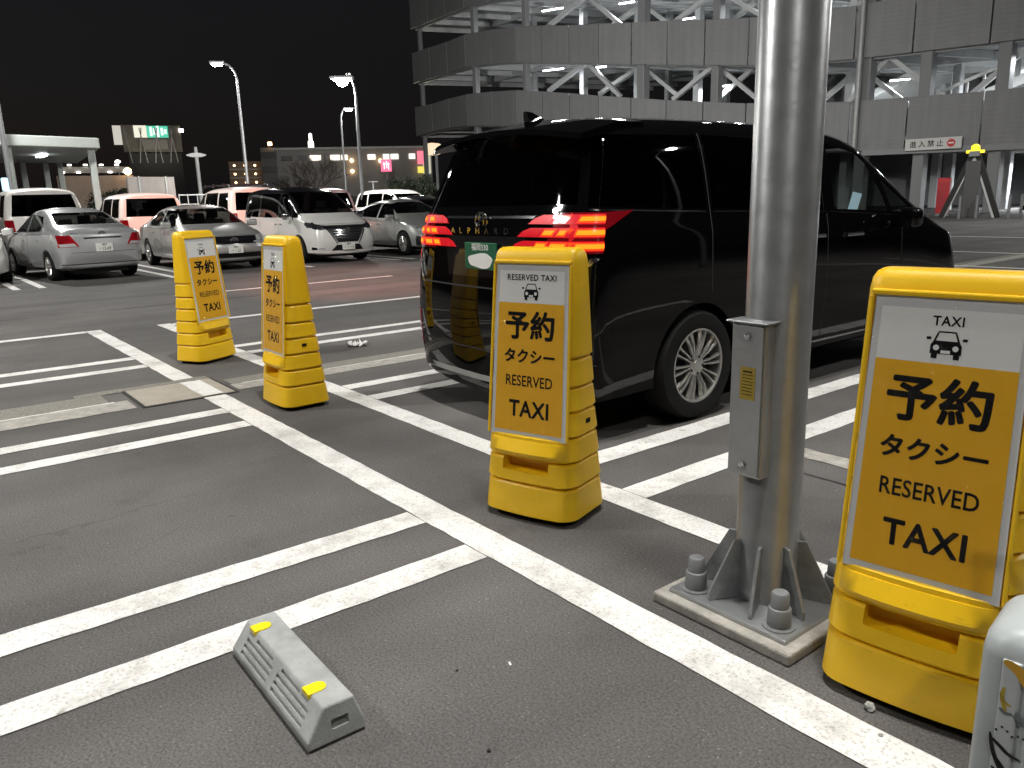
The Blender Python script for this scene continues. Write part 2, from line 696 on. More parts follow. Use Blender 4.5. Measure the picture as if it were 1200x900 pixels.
# gutter: two strips either side of a cast cover
sheet('gutter', -6.66, -6.30, -6.5, 1.12, 0.0030, CONC_ROUGH, jag=0.008)
sheet('gutter', -6.30, -6.00, -6.5, 1.24, 0.0036, CONC, jag=0.008)
sheet('gutter', -6.50, -6.26, 2.02, 26.0, 0.0030, CONC_ROUGH, jag=0.008)
sheet('gutter', -6.26, -6.04, 2.00, 26.0, 0.0036, CONC, jag=0.006)
sheet('gutter_seam', -6.31, -6.285, -6.5, 1.15, 0.0050, LINE, jag=0.006)
sheet('gutter_seam', -6.27, -6.25, 2.1, 26.0, 0.0050, LINE, jag=0.005)
sheet('gutter', -6.75, -6.62, 0.95, 1.95, 0.0052, CONC_ROUGH, jag=0.012)
mb = MB()
mb.box((-6.30, 1.62, 0.003), (0.68, 0.70, 0.006))
fr_ = mb.build('cover_frame', SEAM, ground)
mb = MB()
mb.box((-6.30, 1.62, 0.005), (0.63, 0.65, 0.010))
mb.build('manhole_cover', COVER, ground, bevel=0.002)
sheet('parking_line', -6.60, -5.99, 1.702, 1.860, 0.0125, LINE)


# ------------------------------------------------------------------ reserved-taxi sign stands
YELLOW = mat('yellow_plastic', (0.78, 0.475, 0.008), 0.40, bump=0.05, bscale=140, vary=0.06, vscale=5, rvary=0.10)


def scuff(m):
    t = m.node_tree
    L = t.links
    b = t.nodes['Principled BSDF']
    src = b.inputs['Base Color'].links[0].from_socket
    ge = N(m, 'ShaderNodeNewGeometry')
    mp = N(m, 'ShaderNodeMapping')
    mp.inputs['Scale'].default_value = (1, 1, 2.6)
    n1 = N(m, 'ShaderNodeTexNoise')
    n1.inputs['Scale'].default_value = 16
    n1.inputs['Detail'].default_value = 9
    n1.inputs['Roughness'].default_value = 0.75
    r = N(m, 'ShaderNodeValToRGB')
    r.color_ramp.elements[0].position = 0.60
    r.color_ramp.elements[1].position = 0.72
    r.color_ramp.elements[0].color = (0, 0, 0, 1)
    r.color_ramp.elements[1].color = (0.42, 0.42, 0.42, 1)
    mx = N(m, 'ShaderNodeMixRGB')
    mx.inputs[2].default_value = (0.22, 0.15, 0.03, 1)
    L.new(ge.outputs['Position'], mp.inputs[0])
    L.new(mp.outputs[0], n1.inputs['Vector'])
    L.new(n1.outputs[0], r.inputs[0])
    L.new(r.outputs[0], mx.inputs[0])
    L.new(src, mx.inputs[1])
    L.new(mx.outputs[0], b.inputs['Base Color'])


scuff(YELLOW)
PRINT_Y = mat('print_amber', (0.78, 0.40, 0.004), 0.7, vary=0.05, vscale=4)
PRINT_W = mat('print_white', (0.78, 0.78, 0.76), 0.6)
PRINT_K = mat('print_black', (0.008, 0.008, 0.009), 0.8, spec=0.1)
FRAME_W = mat('clear_frame', (0.60, 0.61, 0.62), 0.25, coat=0.5)
COVERFILM = glass('clear_film', (0.94, 0.94, 0.94), 0.04, bump=1.0, bscale=15.0, ior=1.30)
GOLD = mat('gold_label', (0.42, 0.30, 0.05), 0.45, metal=0.5, vary=0.2, vscale=120)

SH = 1.195


def half_w(z):
    return 0.232 - 0.028 * z / SH


def half_d(z):
    return 0.168 - 0.116 * z / SH


def rrect(a, b, r, z, n=6):
    pts = []
    for cx, cy, a0 in ((a - r, b - r, 0), (-(a - r), b - r, 90), (-(a - r), -(b - r), 180), (a - r, -(b - r), 270)):
        for k in range(n + 1):
            t = RAD(a0 + 90 * k / n)
            pts.append((cx + r * math.cos(t), cy + r * math.sin(t), z))
    return pts


def sign_shell():
    rs = []
    tiers = [0.022, 0.172, 0.285, 0.395, 0.505, 0.612, 0.735, SH]
    for i in range(len(tiers) - 1):
        z0, z1 = tiers[i], tiers[i + 1]
        top = i == len(tiers) - 2
        offs = [(z0 + 0.003, -0.012), (z0 + 0.004, -0.001), (z0 + 0.012, 0.006)]
        if top:
            offs += [(0.95, 0.006), (1.140, 0.006), (1.170, 0.002), (1.187, -0.007), (SH, -0.020)]
        else:
            offs += [(z1 - 0.012, 0.003), (z1 - 0.005, -0.003), (z1 - 0.003, -0.012)]
        if i == 0:
            offs = [(0.0225, -0.014), (0.030, -0.002)] + offs[2:]
        for z, o in offs:
            a, b = half_w(z) + o, max(0.02, half_d(z) + o)
            r_ = min(0.07, b * 0.62)
            ring = rrect(a, b, r_, z)
            bow = 0.020 if z < 0.39 else 0.0
            flat = [(-(a - r_) + 2 * (a - r_) * k / 6, -b, z) for k in range(1, 6)]
            ring = ring[:21] + flat + ring[21:]
            rs.append([(x, y - (bow * max(0, 1 - (x / a) ** 2) if y < 0 else 0), zz) for x, y, zz in ring])
    mbs = MB()
    mbs.rings(rs)
    return mbs


def front_y(z, off=0.0):
    return -(half_d(z) + 0.006) - off


TILT = math.atan2(half_d(0.4) - half_d(1.1), 0.7)


def on_front(u, z, off):
    """matrix that lays a flat shape on the leaning front of a stand"""
    m3 = Matrix.Rotation(RAD(90) - TILT, 4, 'X')
    n = Vector((0, -math.cos(TILT), math.sin(TILT)))
    p = Vector((u, front_y(z), z)) + n * off
    return Matrix.Translation(p) @ m3


def front_plate(name, m, parent, z0, z1, w0, w1, off0, off1, bevel=0.0):
    n = Vector((0, -math.cos(TILT), math.sin(TILT)))
    def ring(off):
        out = []
        for sx, w, z in ((-1, w0, z0), (1, w0, z0), (1, w1, z1), (-1, w1, z1)):
            out.append(Vector((sx * w, front_y(z), z)) + n * off)
        return out
    q = MB()
    q.rings([ring(off0), ring(off1)])
    return q.build(name, m, parent, bevel=bevel)


def car_icon(parent, cz, sc):
    """the small front-view car of the print, as flat black pieces with the headlamps left open"""
    def piece(polys, name='car_icon'):
        q = MB()
        for p in polys:
            q.add([(x * sc, y * sc, 0) for x, y in p], [tuple(range(len(p)))])
        o = q.build(name, PRINT_K, parent)
        o.data.transform(on_front(0, cz, 0.0052))
        return o
    body = [(-1.0, -.55), (-1.0, .05), (-.86, .30), (.86, .30), (1.0, .05), (1.0, -.55)]
    roof = [[(-.86, .30), (-.62, .95), (-.50, .95), (-.70, .38), (.0, .38), (0, .30)],
            [(.86, .30), (0, .30), (0, .38), (.70, .38), (.50, .95), (.62, .95)],
            [(-.62, .95), (-.55, 1.06), (.55, 1.06), (.62, .95)]]
    tyres = [[(-.9, -.55), (-.9, -.88), (-.52, -.88), (-.52, -.55)], [(.9, -.55), (.52, -.55), (.52, -.88), (.9, -.88)]]
    mir = [[(-1.3, .42), (-1.3, .62), (-1.02, .62), (-.98, .42)], [(1.3, .42), (.98, .42), (1.02, .62), (1.3, .62)]]
    piece([body] + roof + tyres + mir)
    for s in (-1, 1):
        q = MB()
        q.add([(s * .62 * sc + .2 * sc * math.cos(k * .5236), -.12 * sc + .2 * sc * math.sin(k * .5236), 0) for k in range(12)], [tuple(range(12))])
        o = q.build('icon_lamp', PRINT_W, parent)
        o.data.transform(on_front(0, cz, 0.0060))
    q = MB()
    q.add([(-.30 * sc, -.5 * sc, 0), (.30 * sc, -.5 * sc, 0), (.30 * sc, -.28 * sc, 0), (-.30 * sc, -.28 * sc, 0)], [(0, 1, 2, 3)])
    o = q.build('icon_lamp', PRINT_W, parent)
    o.data.transform(on_front(0, cz, 0.0060))


_shell = sign_shell()


def boolean(o, cutters):
    for c in cutters:
        md = o.modifiers.new('b', 'BOOLEAN')
        md.operation = 'DIFFERENCE'
        md.solver = 'EXACT'
        md.object = c
    bpy.context.view_layer.update()
    me = bpy.data.meshes.new_from_object(o.evaluated_get(bpy.context.evaluated_depsgraph_get()))
    o.modifiers.clear()
    o.data = me
    for c in cutters:
        bpy.data.objects.remove(c)
    return me


_body_mesh = None


def sign_stand(label, loc, rotz, header, hsize, group='reserved taxi sign stands'):
    global _body_mesh
    t = thing('sign_stand', label, 'sign', loc, rotz, group)
    q = MB()
    q.rings([rrect(0.205, 0.140, 0.06, 0.0), rrect(0.205, 0.140, 0.06, 0.0225)])
    q.build('rubber_foot', RUBBER, t)
    if _body_mesh is None:
        o = _shell.build('body', YELLOW)
        c = MB()
        c.box((0.0, -0.160, 0.256), (0.235, 0.14, 0.058))
        cut = c.build('c', YELLOW, bevel=0.008)
        boolean(o, [cut])
        o.data.shade_smooth()
        o.data.set_sharp_from_angle(angle=RAD(32))
        _body_mesh = o.data
        o.parent = t
    else:
        put('body', _body_mesh, None, t)
    # curved shelf under the print
    q = MB()
    ys, yd = front_y(0.34), 0.040
    outer = [(-0.196 + 0.392 * k / 14, ys - yd * (1 - (abs(k - 7) / 7) ** 2.2) ** 0.5 if k not in (0, 14) else ys) for k in range(15)]
    poly = outer + [(0.196, ys + 0.03), (-0.196, ys + 0.03)]
    lo = [(x, y + 0.006, 0.305) for x, y in poly]
    mid = [(x, y, 0.318) for x, y in poly]
    hi = [(x * .985, ys + (y - ys) * 0.55 + 0.005, 0.368) for x, y in poly]
    q.rings([lo, mid, hi])
    q.build('shelf_lip', YELLOW, t, smooth=True)
    # raised rim round the print
    n = Vector((0, -math.cos(TILT), math.sin(TILT)))
    z0, z1 = 0.380, 1.128
    w0, w1 = 0.192, 0.180
    for s in (-1, 1):
        q = MB()
        a = Vector((s * (w0 + 0.010), front_y(z0), z0)) + n * 0.004
        b = Vector((s * (w1 + 0.010), front_y(z1), z1)) + n * 0.004
        q.bar(a, b, 0.012, 0.012, upv=(0, 1, 0))
        q.build('rim', YELLOW, t, bevel=0.005)
    q = MB()
    a = Vector((-(w1 + .012), front_y(z1 + .008), z1 + .008)) + n * 0.004
    b = Vector((w1 + .012, front_y(z1 + .008), z1 + .008)) + n * 0.004
    q.bar(a, b, 0.016, 0.016)
    q.build('rim', YELLOW, t, bevel=0.005)
    # grey frame, print, film
    front_plate('print_frame', FRAME_W, t, z0, z1, w0, w1, 0.0005, 0.0035)
    zs = 1.128 - 0.165
    wz = lambda z, inset: w0 + (w1 - w0) * (z - z0) / (z1 - z0) - inset
    inx = 0.018
    pz0, pz1 = z0 + 0.022, z1 - 0.028
    front_plate('print_panel', PRINT_Y, t, pz0, zs, wz(pz0, inx), wz(zs, inx), 0.0037, 0.0045)
    front_plate('print_header', PRINT_W, t, zs, pz1, wz(zs, inx), wz(pz1, inx), 0.0037, 0.0045)
    zt = pz1 - 0.030
    hl = lettering(header, hsize, PRINT_K, t, on_front(0, zt, 0.0050), bold=0.020, spacing=1.08, sx=0.92, name='header_lettering')
    car_icon(t, zt - 0.062, 0.036)
    lettering('予約', 0.128, PRINT_K, t, on_front(-0.002, 0.858, 0.0050), bold=0.030, spacing=1.0, sx=1.0)
    lettering('タクシー', 0.066, PRINT_K, t, on_front(0.0, 0.730, 0.0050), bold=0.034, spacing=1.0)
    lettering('RESERVED', 0.066, PRINT_K, t, on_front(0.0, 0.624, 0.0050), bold=0.013, spacing=1.02, sx=0.80)
    lettering('TAXI', 0.100, PRINT_K, t, on_front(0.006, 0.500, 0.0050), bold=0.026, spacing=1.05, sx=0.90)
    # clear film standing off the print; slightly wavy
    q = MB()
    nx, nz = 10, 18
    vs, fs = [], []
    for j in range(nz + 1):
        z = z0 + 0.004 + (z1 - z0 - 0.008) * j / nz
        for i in range(nx + 1):
            u = -1 + 2 * i / nx
            w = wz(z, 0.003)
            bul = 0.0085 + 0.0022 * math.sin(3.1 * u + 5 * z + rotz) * (1 - u * u) + random.uniform(-.0005, .0005)
            vs.append(Vector((u * w, front_y(z), z)) + n * bul)
    for j in range(nz):
        for i in range(nx):
            k = j * (nx + 1) + i
            fs.append((k, k + 1, k + nx + 2, k + nx + 1))
    q.add(vs, fs)
    q.build('clear_cover', COVERFILM, t, smooth=True)
    # maker's plate on the side
    q = MB()
    q.box((half_w(0.455) + 0.0065, 0.0, 0.455), (0.003, 0.034, 0.020))
    q.build('maker_plate', PRINT_K, t)
    return t


sign_stand('yellow reserved taxi sign stand farthest from the light pole, turned towards the right', (-7.51, 2.215, 0), RAD(119), 'TAXI', 0.027)
sign_stand('yellow reserved taxi sign stand showing its stepped side, second from the far end', (-5.33, 2.165, 0), RAD(0), 'TAXI', 0.027)
sign_stand('yellow reserved taxi sign stand in front of the black van, headed RESERVED TAXI', (-2.605, 2.205, 0), RAD(18), 'RESERVED TAXI', 0.036)
sign_stand('nearest yellow reserved taxi sign stand, right of the light pole beside the suitcase', (-0.868, 2.135, 0), RAD(9), 'TAXI', 0.034)

# ------------------------------------------------------------------ lamps
LED = lamp_mat('led_panel', (1.0, 0.97, 0.9), 60)
LED_FAR = lamp_mat('led_far', (1.0, 0.97, 0.9), 90)


def flood_head(parent, loc, yaw, power, col=LAMP_WHITE, target=None, emit=LED, size=0.5):
    q = MB()
    q.box((0, 0, 0.05), (0.52, 0.34, 0.10))
    rot = Matrix.Rotation(yaw, 4, 'Z')
    o = q.build('lamp_head', GALV_DARK, parent, bevel=0.02)
    o.data.transform(Matrix.Translation(loc) @ rot)
    q = MB()
    q.box((0, 0, -0.006), (0.44, 0.26, 0.01))
    o = q.build('lamp_panel', emit, parent)
    o.data.transform(Matrix.Translation(loc) @ rot)
    if power:
        area_light('lamp_light', Vector(loc) + Vector((0, 0, -0.03)), power, size, col, parent=parent, target=target)


# the galvanised light pole in the foreground
PX, PY, PH = -1.43, 2.20, 11.0
pole = thing('light_pole', 'large galvanised steel light pole bolted to a concrete block beside the sign stands', 'pole', (PX, PY, 0))
q = MB()
q.box((0, 0, 0.02), (0.54, 0.54, 0.04))
q.build('concrete_block', CONC, pole, bevel=0.008)
q = MB()
q.box((0, 0, 0.0475), (0.46, 0.46, 0.015))
q.build('base_plate', GALV, pole, bevel=0.003)
q = MB()
q.lathe([(0.108, 0.0551), (0.108, 0.09), (0.102, 0.10), (0.102, 4.0), (0.095, 7.5), (0.075, PH)], n=48)
q.build('shaft', GALV, pole, smooth=True)
for k in range(8):
    a = RAD(k * 45 + 0)
    q = MB()
    q.prism([(0.098, 0.0552), (0.218, 0.0552), (0.218, 0.085), (0.128, 0.262), (0.098, 0.262)], -0.0055, 0.0055)
    o = q.build('gusset', GALV_DARK, pole, bevel=0.0015)
    o.rotation_euler = (0, 0, a + RAD(22.5))
CAPM = mat('bolt_cap_grey', (0.16, 0.165, 0.17), 0.5, bump=0.05)
for sx in (-1, 1):
    for sy in (-1, 1):
        q = MB()
        q.lathe([(0.052, 0.0), (0.052, 0.006), (0.0, 0.0062)], (sx * 0.165, sy * 0.165, 0.0552), n=20)
        q.build('washer', GALV_DARK, pole)
        q = MB()
        q.lathe([(0.036, 0.006), (0.037, 0.010), (0.036, 0.062), (0.034, 0.066), (0.029, 0.068), (0.028, 0.112), (0.024, 0.118), (0.0, 0.119)], (sx * 0.165, sy * 0.165, 0.0552), n=24)
        q.build('bolt_cap', CAPM, pole, smooth=True)
# inspection box
q = MB()
q.box((-0.012, -0.095, 0.755), (0.125, 0.085, 0.50))
q.build('inspection_box', GALV, pole, bevel=0.006)
q = MB()
q.box((-0.012, -0.1405, 0.755), (0.112, 0.004, 0.485))
bx = q.build('box_cover', GALV, pole, bevel=0.0015)
q = MB()
q.box((-0.012, -0.112, 1.0095), (0.150, 0.085, 0.006))
q.build('box_hood', GALV, pole, bevel=0.002)
for z in (0.965, 0.545):
    q = MB()
    q.lathe([(0.011, 0), (0.011, 0.008), (0.0, 0.0085)], n=6, axis='y')
    o = q.build('bolt', CHROME, pole)
    o.data.transform(Matrix.Translation((-0.012, -0.1425, z)) @ Matrix.Scale(-1, 4, (0, 1, 0)))
q = MB()
q.box((-0.006, -0.1432, 0.815), (0.055, 0.0012, 0.105))
lab = q.build('gold_plate', GOLD, pole)
for k in range(8):
    q = MB()
    q.box((-0.006, -0.1441, 0.853 - k * 0.0105), (0.040 if k else 0.034, 0.0004, 0.0022 if k else 0.005))
    q.build('print_line', PRINT_K, pole)
for s in (-1, 1):
    q = MB()
    q.tube([(0, 0, PH - 0.15), (s * 0.5, 0, PH - 0.02), (s * 1.0, 0, PH)], 0.035, n=10)
    q.build('arm', GALV, pole, smooth=True)
    flood_head(pole, (s * 1.05, 0, PH - 0.06), 0, 700)
# two warm heads, added to make the pink light on lane and back row
WARM = (1.0, 0.34, 0.25)
for (hx, hy), tgt, en, size in (((-0.30, -0.35), (-25.0, 7.5, 1.9), 40000, 14), ((0.32, -0.35), (-13.4, 6.8, 0), 21000, 18)):
    flood_head(pole, (hx, hy, PH - 0.5), 0, 0)
    wl = bpy.data.lights.new('lamp_light', 'SPOT')
    wl.energy = en
    wl.color = WARM
    wl.spot_size = RAD(size)
    wl.spot_blend = 0.8
    wl.shadow_soft_size = 0.12
    wo = bpy.data.objects.new('lamp_light', wl)
    COL.objects.link(wo)
    wo.parent = pole
    wo.location = (hx, hy, PH - 0.56)
    wo.rotation_euler = (Vector(tgt) - Vector((PX + hx, PY + hy, PH - .56))).to_track_quat('-Z', 'Y').to_euler()


POSTG = mat('post_grey', (0.10, 0.103, 0.106), 0.5, metal=0.3)


def street_lamp(label, base, top, head_dir, power, arm=1.0, target=None, emit=LED_FAR, headscale=1.0, r=0.08, group='lamp posts in the car park', glare_ball=0.0, added_flood=None):
    t = thing('street_lamp', label, 'lamp post', (base[0], base[1], 0), 0, group)
    hz = top
    hd = Vector((head_dir[0], head_dir[1], 0)).normalized()
    q = MB()
    q.lathe([(r * 1.5, 0), (r * 1.5, 0.25), (r, 0.3), (r * 0.9, hz * .6), (r * 0.7, hz - 0.75)], n=14)
    q.build('post', POSTG, t, smooth=True)
    q = MB()
    pts = []
    for k in range(7):
        a = RAD(90 * k / 6)
        pts.append(Vector((0, 0, hz - 0.77)) + hd * (arm * (1 - math.cos(a))) + Vector((0, 0, 0.75 * math.sin(a))))
    q.tube(pts, r * 0.6, n=8)
    q.build('arm', POSTG, t, smooth=True)
    loc = hd * (arm + 0.2 * headscale) + Vector((0, 0, hz - 0.06))
    yaw = math.atan2(hd.y, hd.x)
    q = MB()
    q.box((0, 0, 0.06), (0.62 * headscale, 0.34 * headscale, 0.11))
    o = q.build('lamp_head', GALV_DARK, t, bevel=0.02)
    mt = Matrix.Translation(loc) @ Matrix.Rotation(yaw, 4, 'Z')
    o.data.transform(mt)
    q = MB()
    q.rings([[(.26 * headscale * math.cos(k * math.pi / 6) * f_, .14 * headscale * math.sin(k * math.pi / 6) * f_, z_) for k in range(12)]
             for f_, z_ in ((1.0, 0.003), (0.9, -0.05), (0.5, -0.09))])
    o = q.build('lamp_lens', emit, t, smooth=True)
    o.data.transform(mt)
    if glare_ball:  # oversized glowing ball, added so the lamp seems to glare
        q = MB()
        q.lathe([(.02, -glare_ball * .9), (glare_ball * .7, -glare_ball * .6), (glare_ball, 0), (glare_ball * .8, glare_ball * .3), (.05, glare_ball * .35)], (loc.x, loc.y, loc.z - .06), n=16)
        q.build('lamp_glare_ball', emit, t, smooth=True)
    if added_flood:  # extra floodlight head, added to brighten the garage's left end
        fl = loc + Vector((.25, .2, .16))
        q = MB()
        q.box(fl + Vector((-.02, -.02, .0)), (.18, .18, .16))
        q.build('flood_head', GALV_DARK, t, bevel=.03)
        tg = Vector(added_flood[0]) - Vector((base[0], base[1], 0))
        area_light('lamp_light', fl + (tg - fl).normalized() * .35, added_flood[1], .35, parent=t, target=tg)
    if power:
        area_light('lamp_light', loc + Vector((0, 0, -0.12 - glare_ball)), power, 0.45, parent=t, target=None if target is None else target)
    return t

pB = spot(425, 231, 35)
street_lamp('brightest lamp post, straight and tall, behind the white minivan', (pB.x, pB.y), 6.45, (-.6, -.8), 900, arm=0.22, headscale=1.5, emit=lamp_mat('led_bright', (1, .97, .88), 260), glare_ball=.26, added_flood=((-52.0, 31.0, 8.0), 3000))
pA = spot(291, 225, 40)
street_lamp('lamp post with a curved arm left of the bright one', (pA.x, pA.y), 7.75, (-.45, -.9), 700, arm=0.6)
pC = spot(405, 217, 52)
street_lamp('farthest lamp post with a curved arm, just left of the brightest lamp', (pC.x, pC.y), 7.1, (.3, .95), 500, arm=0.3)
pD = spot(10, 200, 29)
street_lamp('lamp post cut by the left picture edge behind the white wagon', (pD.x, pD.y), 8.4, (.95, -.3), 1500, arm=1.2)
# lamp posts out of view beside and behind the camera, added for fill light
street_lamp('added fill lamp post beyond the left side of the picture', (-10.5, -7.0), 8.5, (.2, 1), 2100, arm=1.2, target=(-7.0, 13.5, 0))
street_lamp('added fill lamp post behind the camera', (5.5, -3.5), 8.5, (-1, .4), 260, arm=1.2)
street_lamp('added fill lamp post beyond the right side of the picture', (6.5, 16.0), 9.0, (-1, -.1), 900, arm=1.2)
street_lamp('added lamp post lighting the garage forecourt beyond the right side of the picture', (-5.5, 32.0), 9.5, (-1, -.1), 900, arm=1.2)
pH = spot(925, 230, 27)  # unseen post, added to light the garage front
street_lamp('tall added lamp post hidden behind the galvanised light pole', (pH.x, pH.y), 10.5, (-.8, .2), 3400, arm=1.0, target=(-44.0 - pH.x, 36.0 - pH.y, 7.0))

# ------------------------------------------------------------------ vehicles
GL_DARK = glass('privacy_glass', (0.025, 0.025, 0.028), 0.015)
GL_CLEAR = glass('car_glass', (0.30, 0.32, 0.31), 0.015)
GL_MID = glass('green_car_glass', (0.52, 0.56, 0.54), 0.015)
PLATE_W = mat('plate_white', (0.72, 0.72, 0.68), 0.4)
PLATE_G = mat('plate_green', (0.008, 0.10, 0.05), 0.4)
PLATE_T = mat('plate_dark_green_text', (0.01, 0.06, 0.03), 0.5)
TRIM = mat('black_trim', (0.010, 0.010, 0.011), 0.35)
TRIM_GLOSS = mat('gloss_black_trim', (0.008, 0.008, 0.009), 0.06, coat=0.6)
SEATM = mat('seat_cloth', (0.055, 0.05, 0.046), 0.85)
LENS_RED = mat('red_lens', (0.28, 0.006, 0.012), 0.1, coat=1.0, emit=(1, 0.01, 0.015), es=0.03)  # faint glow put into the red, though these lenses are unlit
LENS_CLEAR = mat('clear_lens', (0.62, 0.63, 0.65), 0.08, metal=0.35, coat=1.0)
LENS_DARK = mat('dark_headlamp', (0.03, 0.03, 0.035), 0.06, coat=1.0)
ALLOY = mat('alloy_rim', (0.62, 0.61, 0.58), 0.28, metal=0.85)
ALLOY_D = mat('rim_well', (0.02, 0.02, 0.02), 0.6)

P_BLACK = mat('paint_black', (0.0018, 0.0017, 0.0019), 0.30, coat=0.8, spec=0.0)
P_SILVER = mat('paint_silver', (0.58, 0.59, 0.60), 0.27, metal=0.55, coat=1.0)
P_SILVER2 = mat('paint_warm_silver', (0.55, 0.55, 0.53), 0.27, metal=0.55, coat=1.0)
P_GREY = mat('paint_pewter', (0.42, 0.425, 0.41), 0.27, metal=0.55, coat=1.0)
P_WHITE = mat('paint_white', (0.68, 0.675, 0.645), 0.25, coat=0.9)
P_WHITE2 = mat('paint_warm_white', (0.66, 0.63, 0.60), 0.3, coat=0.7)
P_DARK = mat('paint_charcoal', (0.03, 0.03, 0.033), 0.2, coat=0.9)

# cage tables: rear to front, each station: low (x,z,w), mid (x,z,w), belt (x,z,w), roof edge (x,z,w), centre (x,z)
VAN = [
    ((-2.45, .20, .86), (-2.49, .66, .885), (-2.42, 1.24, .875), (-2.20, 1.80, .72), (-2.20, 1.87)),
    ((-2.33, .20, .90), (-2.36, .66, .92), (-2.27, 1.24, .905), (-2.07, 1.83, .755), (-2.05, 1.905)),
    ((-1.95, .21, .90), (-1.98, .66, .925), (-1.95, 1.23, .915), (-1.80, 1.85, .765), (-1.80, 1.925)),
    ((-1.2, .22, .89), (-1.2, .66, .925), (-1.2, 1.20, .915), (-1.15, 1.865, .77), (-1.15, 1.94)),
    ((-.4, .22, .89), (-.4, .66, .925), (-.4, 1.18, .915), (-.4, 1.865, .77), (-.4, 1.94)),
    ((.4, .22, .89), (.4, .66, .925), (.4, 1.16, .915), (.3, 1.84, .76), (.3, 1.915)),
    ((.95, .22, .89), (.95, .66, .925), (.95, 1.15, .91), (.66, 1.77, .74), (.66, 1.855)),
    ((1.35, .22, .89), (1.35, .66, .92), (1.40, 1.12, .90), (1.10, 1.53, .74), (1.08, 1.64)),
    ((1.75, .22, .88), (1.75, .66, .915), (1.80, 1.10, .88), (1.64, 1.24, .79), (1.62, 1.33)),
    ((2.08, .22, .87), (2.08, .64, .90), (2.10, 1.05, .85), (2.04, 1.10, .75), (2.06, 1.16)),
    ((2.32, .23, .83), (2.36, .62, .86), (2.32, .98, .79), (2.30, 1.03, .66), (2.33, 1.06)),
    ((2.42, .25, .72), (2.49, .58, .76), (2.45, .90, .70), (2.43, .95, .58), (2.45, .97)),
]
SEDAN = [
    ((-2.06, .30, .70), (-2.15, .55, .76), (-2.11, .93, .73), (-2.02, 1.00, .63), (-2.04, 1.04)),
    ((-1.96, .26, .77), (-2.02, .55, .82), (-1.98, .95, .78), (-1.90, 1.03, .67), (-1.90, 1.075)),
    ((-1.7, .22, .80), (-1.72, .55, .84), (-1.7, .96, .80), (-1.66, 1.05, .68), (-1.64, 1.09)),
    ((-1.4, .22, .81), (-1.4, .55, .845), (-1.38, .96, .81), (-1.34, 1.12, .66), (-1.30, 1.16)),
    ((-.95, .22, .81), (-.95, .55, .845), (-.95, .96, .81), (-.88, 1.35, .59), (-.82, 1.40)),
    ((-.4, .22, .81), (-.4, .55, .845), (-.4, .95, .81), (-.35, 1.40, .585), (-.35, 1.46)),
    ((.1, .22, .81), (.1, .55, .845), (.1, .94, .81), (.12, 1.39, .58), (.12, 1.45)),
    ((.55, .22, .81), (.55, .55, .845), (.55, .93, .81), (.52, 1.26, .60), (.48, 1.33)),
    ((1.0, .22, .81), (1.0, .55, .84), (1.02, .91, .80), (1.02, .99, .69), (1.06, 1.04)),
    ((1.5, .22, .80), (1.5, .54, .835), (1.52, .86, .77), (1.5, .91, .62), (1.5, .95)),
    ((1.92, .22, .76), (1.94, .52, .80), (1.90, .74, .71), (1.88, .79, .56), (1.9, .82)),
    ((2.06, .25, .62), (2.15, .46, .66), (2.11, .64, .60), (2.08, .69, .48), (2.10, .71)),
]
MINIVAN = [
    ((-2.28, .28, .74), (-2.37, .62, .81), (-2.33, 1.12, .80), (-2.16, 1.74, .66), (-2.16, 1.81)),
    ((-2.16, .25, .81), (-2.22, .62, .855), (-2.18, 1.12, .845), (-2.02, 1.78, .69), (-2.0, 1.845)),
    ((-1.5, .22, .83), (-1.5, .62, .865), (-1.5, 1.10, .855), (-1.4, 1.81, .70), (-1.4, 1.875)),
    ((-.7, .22, .83), (-.7, .62, .865), (-.7, 1.08, .855), (-.7, 1.81, .70), (-.7, 1.875)),
    ((0, .22, .83), (0, .62, .865), (0, 1.07, .855), (-.05, 1.79, .70), (-.05, 1.86)),
    ((.6, .22, .83), (.6, .62, .865), (.62, 1.06, .85), (.5, 1.70, .68), (.5, 1.78)),
    ((1.05, .22, .83), (1.05, .62, .86), (1.12, 1.06, .84), (.95, 1.48, .68), (.95, 1.56)),
    ((1.45, .22, .83), (1.45, .62, .86), (1.52, 1.06, .82), (1.42, 1.16, .71), (1.45, 1.23)),
    ((1.85, .22, .81), (1.85, .62, .845), (1.85, 1.00, .79), (1.8, 1.06, .64), (1.82, 1.11)),
    ((2.15, .23, .78), (2.20, .58, .80), (2.14, .92, .74), (2.1, .97, .6), (2.12, 1.0)),
    ((2.28, .25, .70), (2.36, .52, .72), (2.30, .84, .66), (2.27, .89, .54), (2.29, .91)),
]
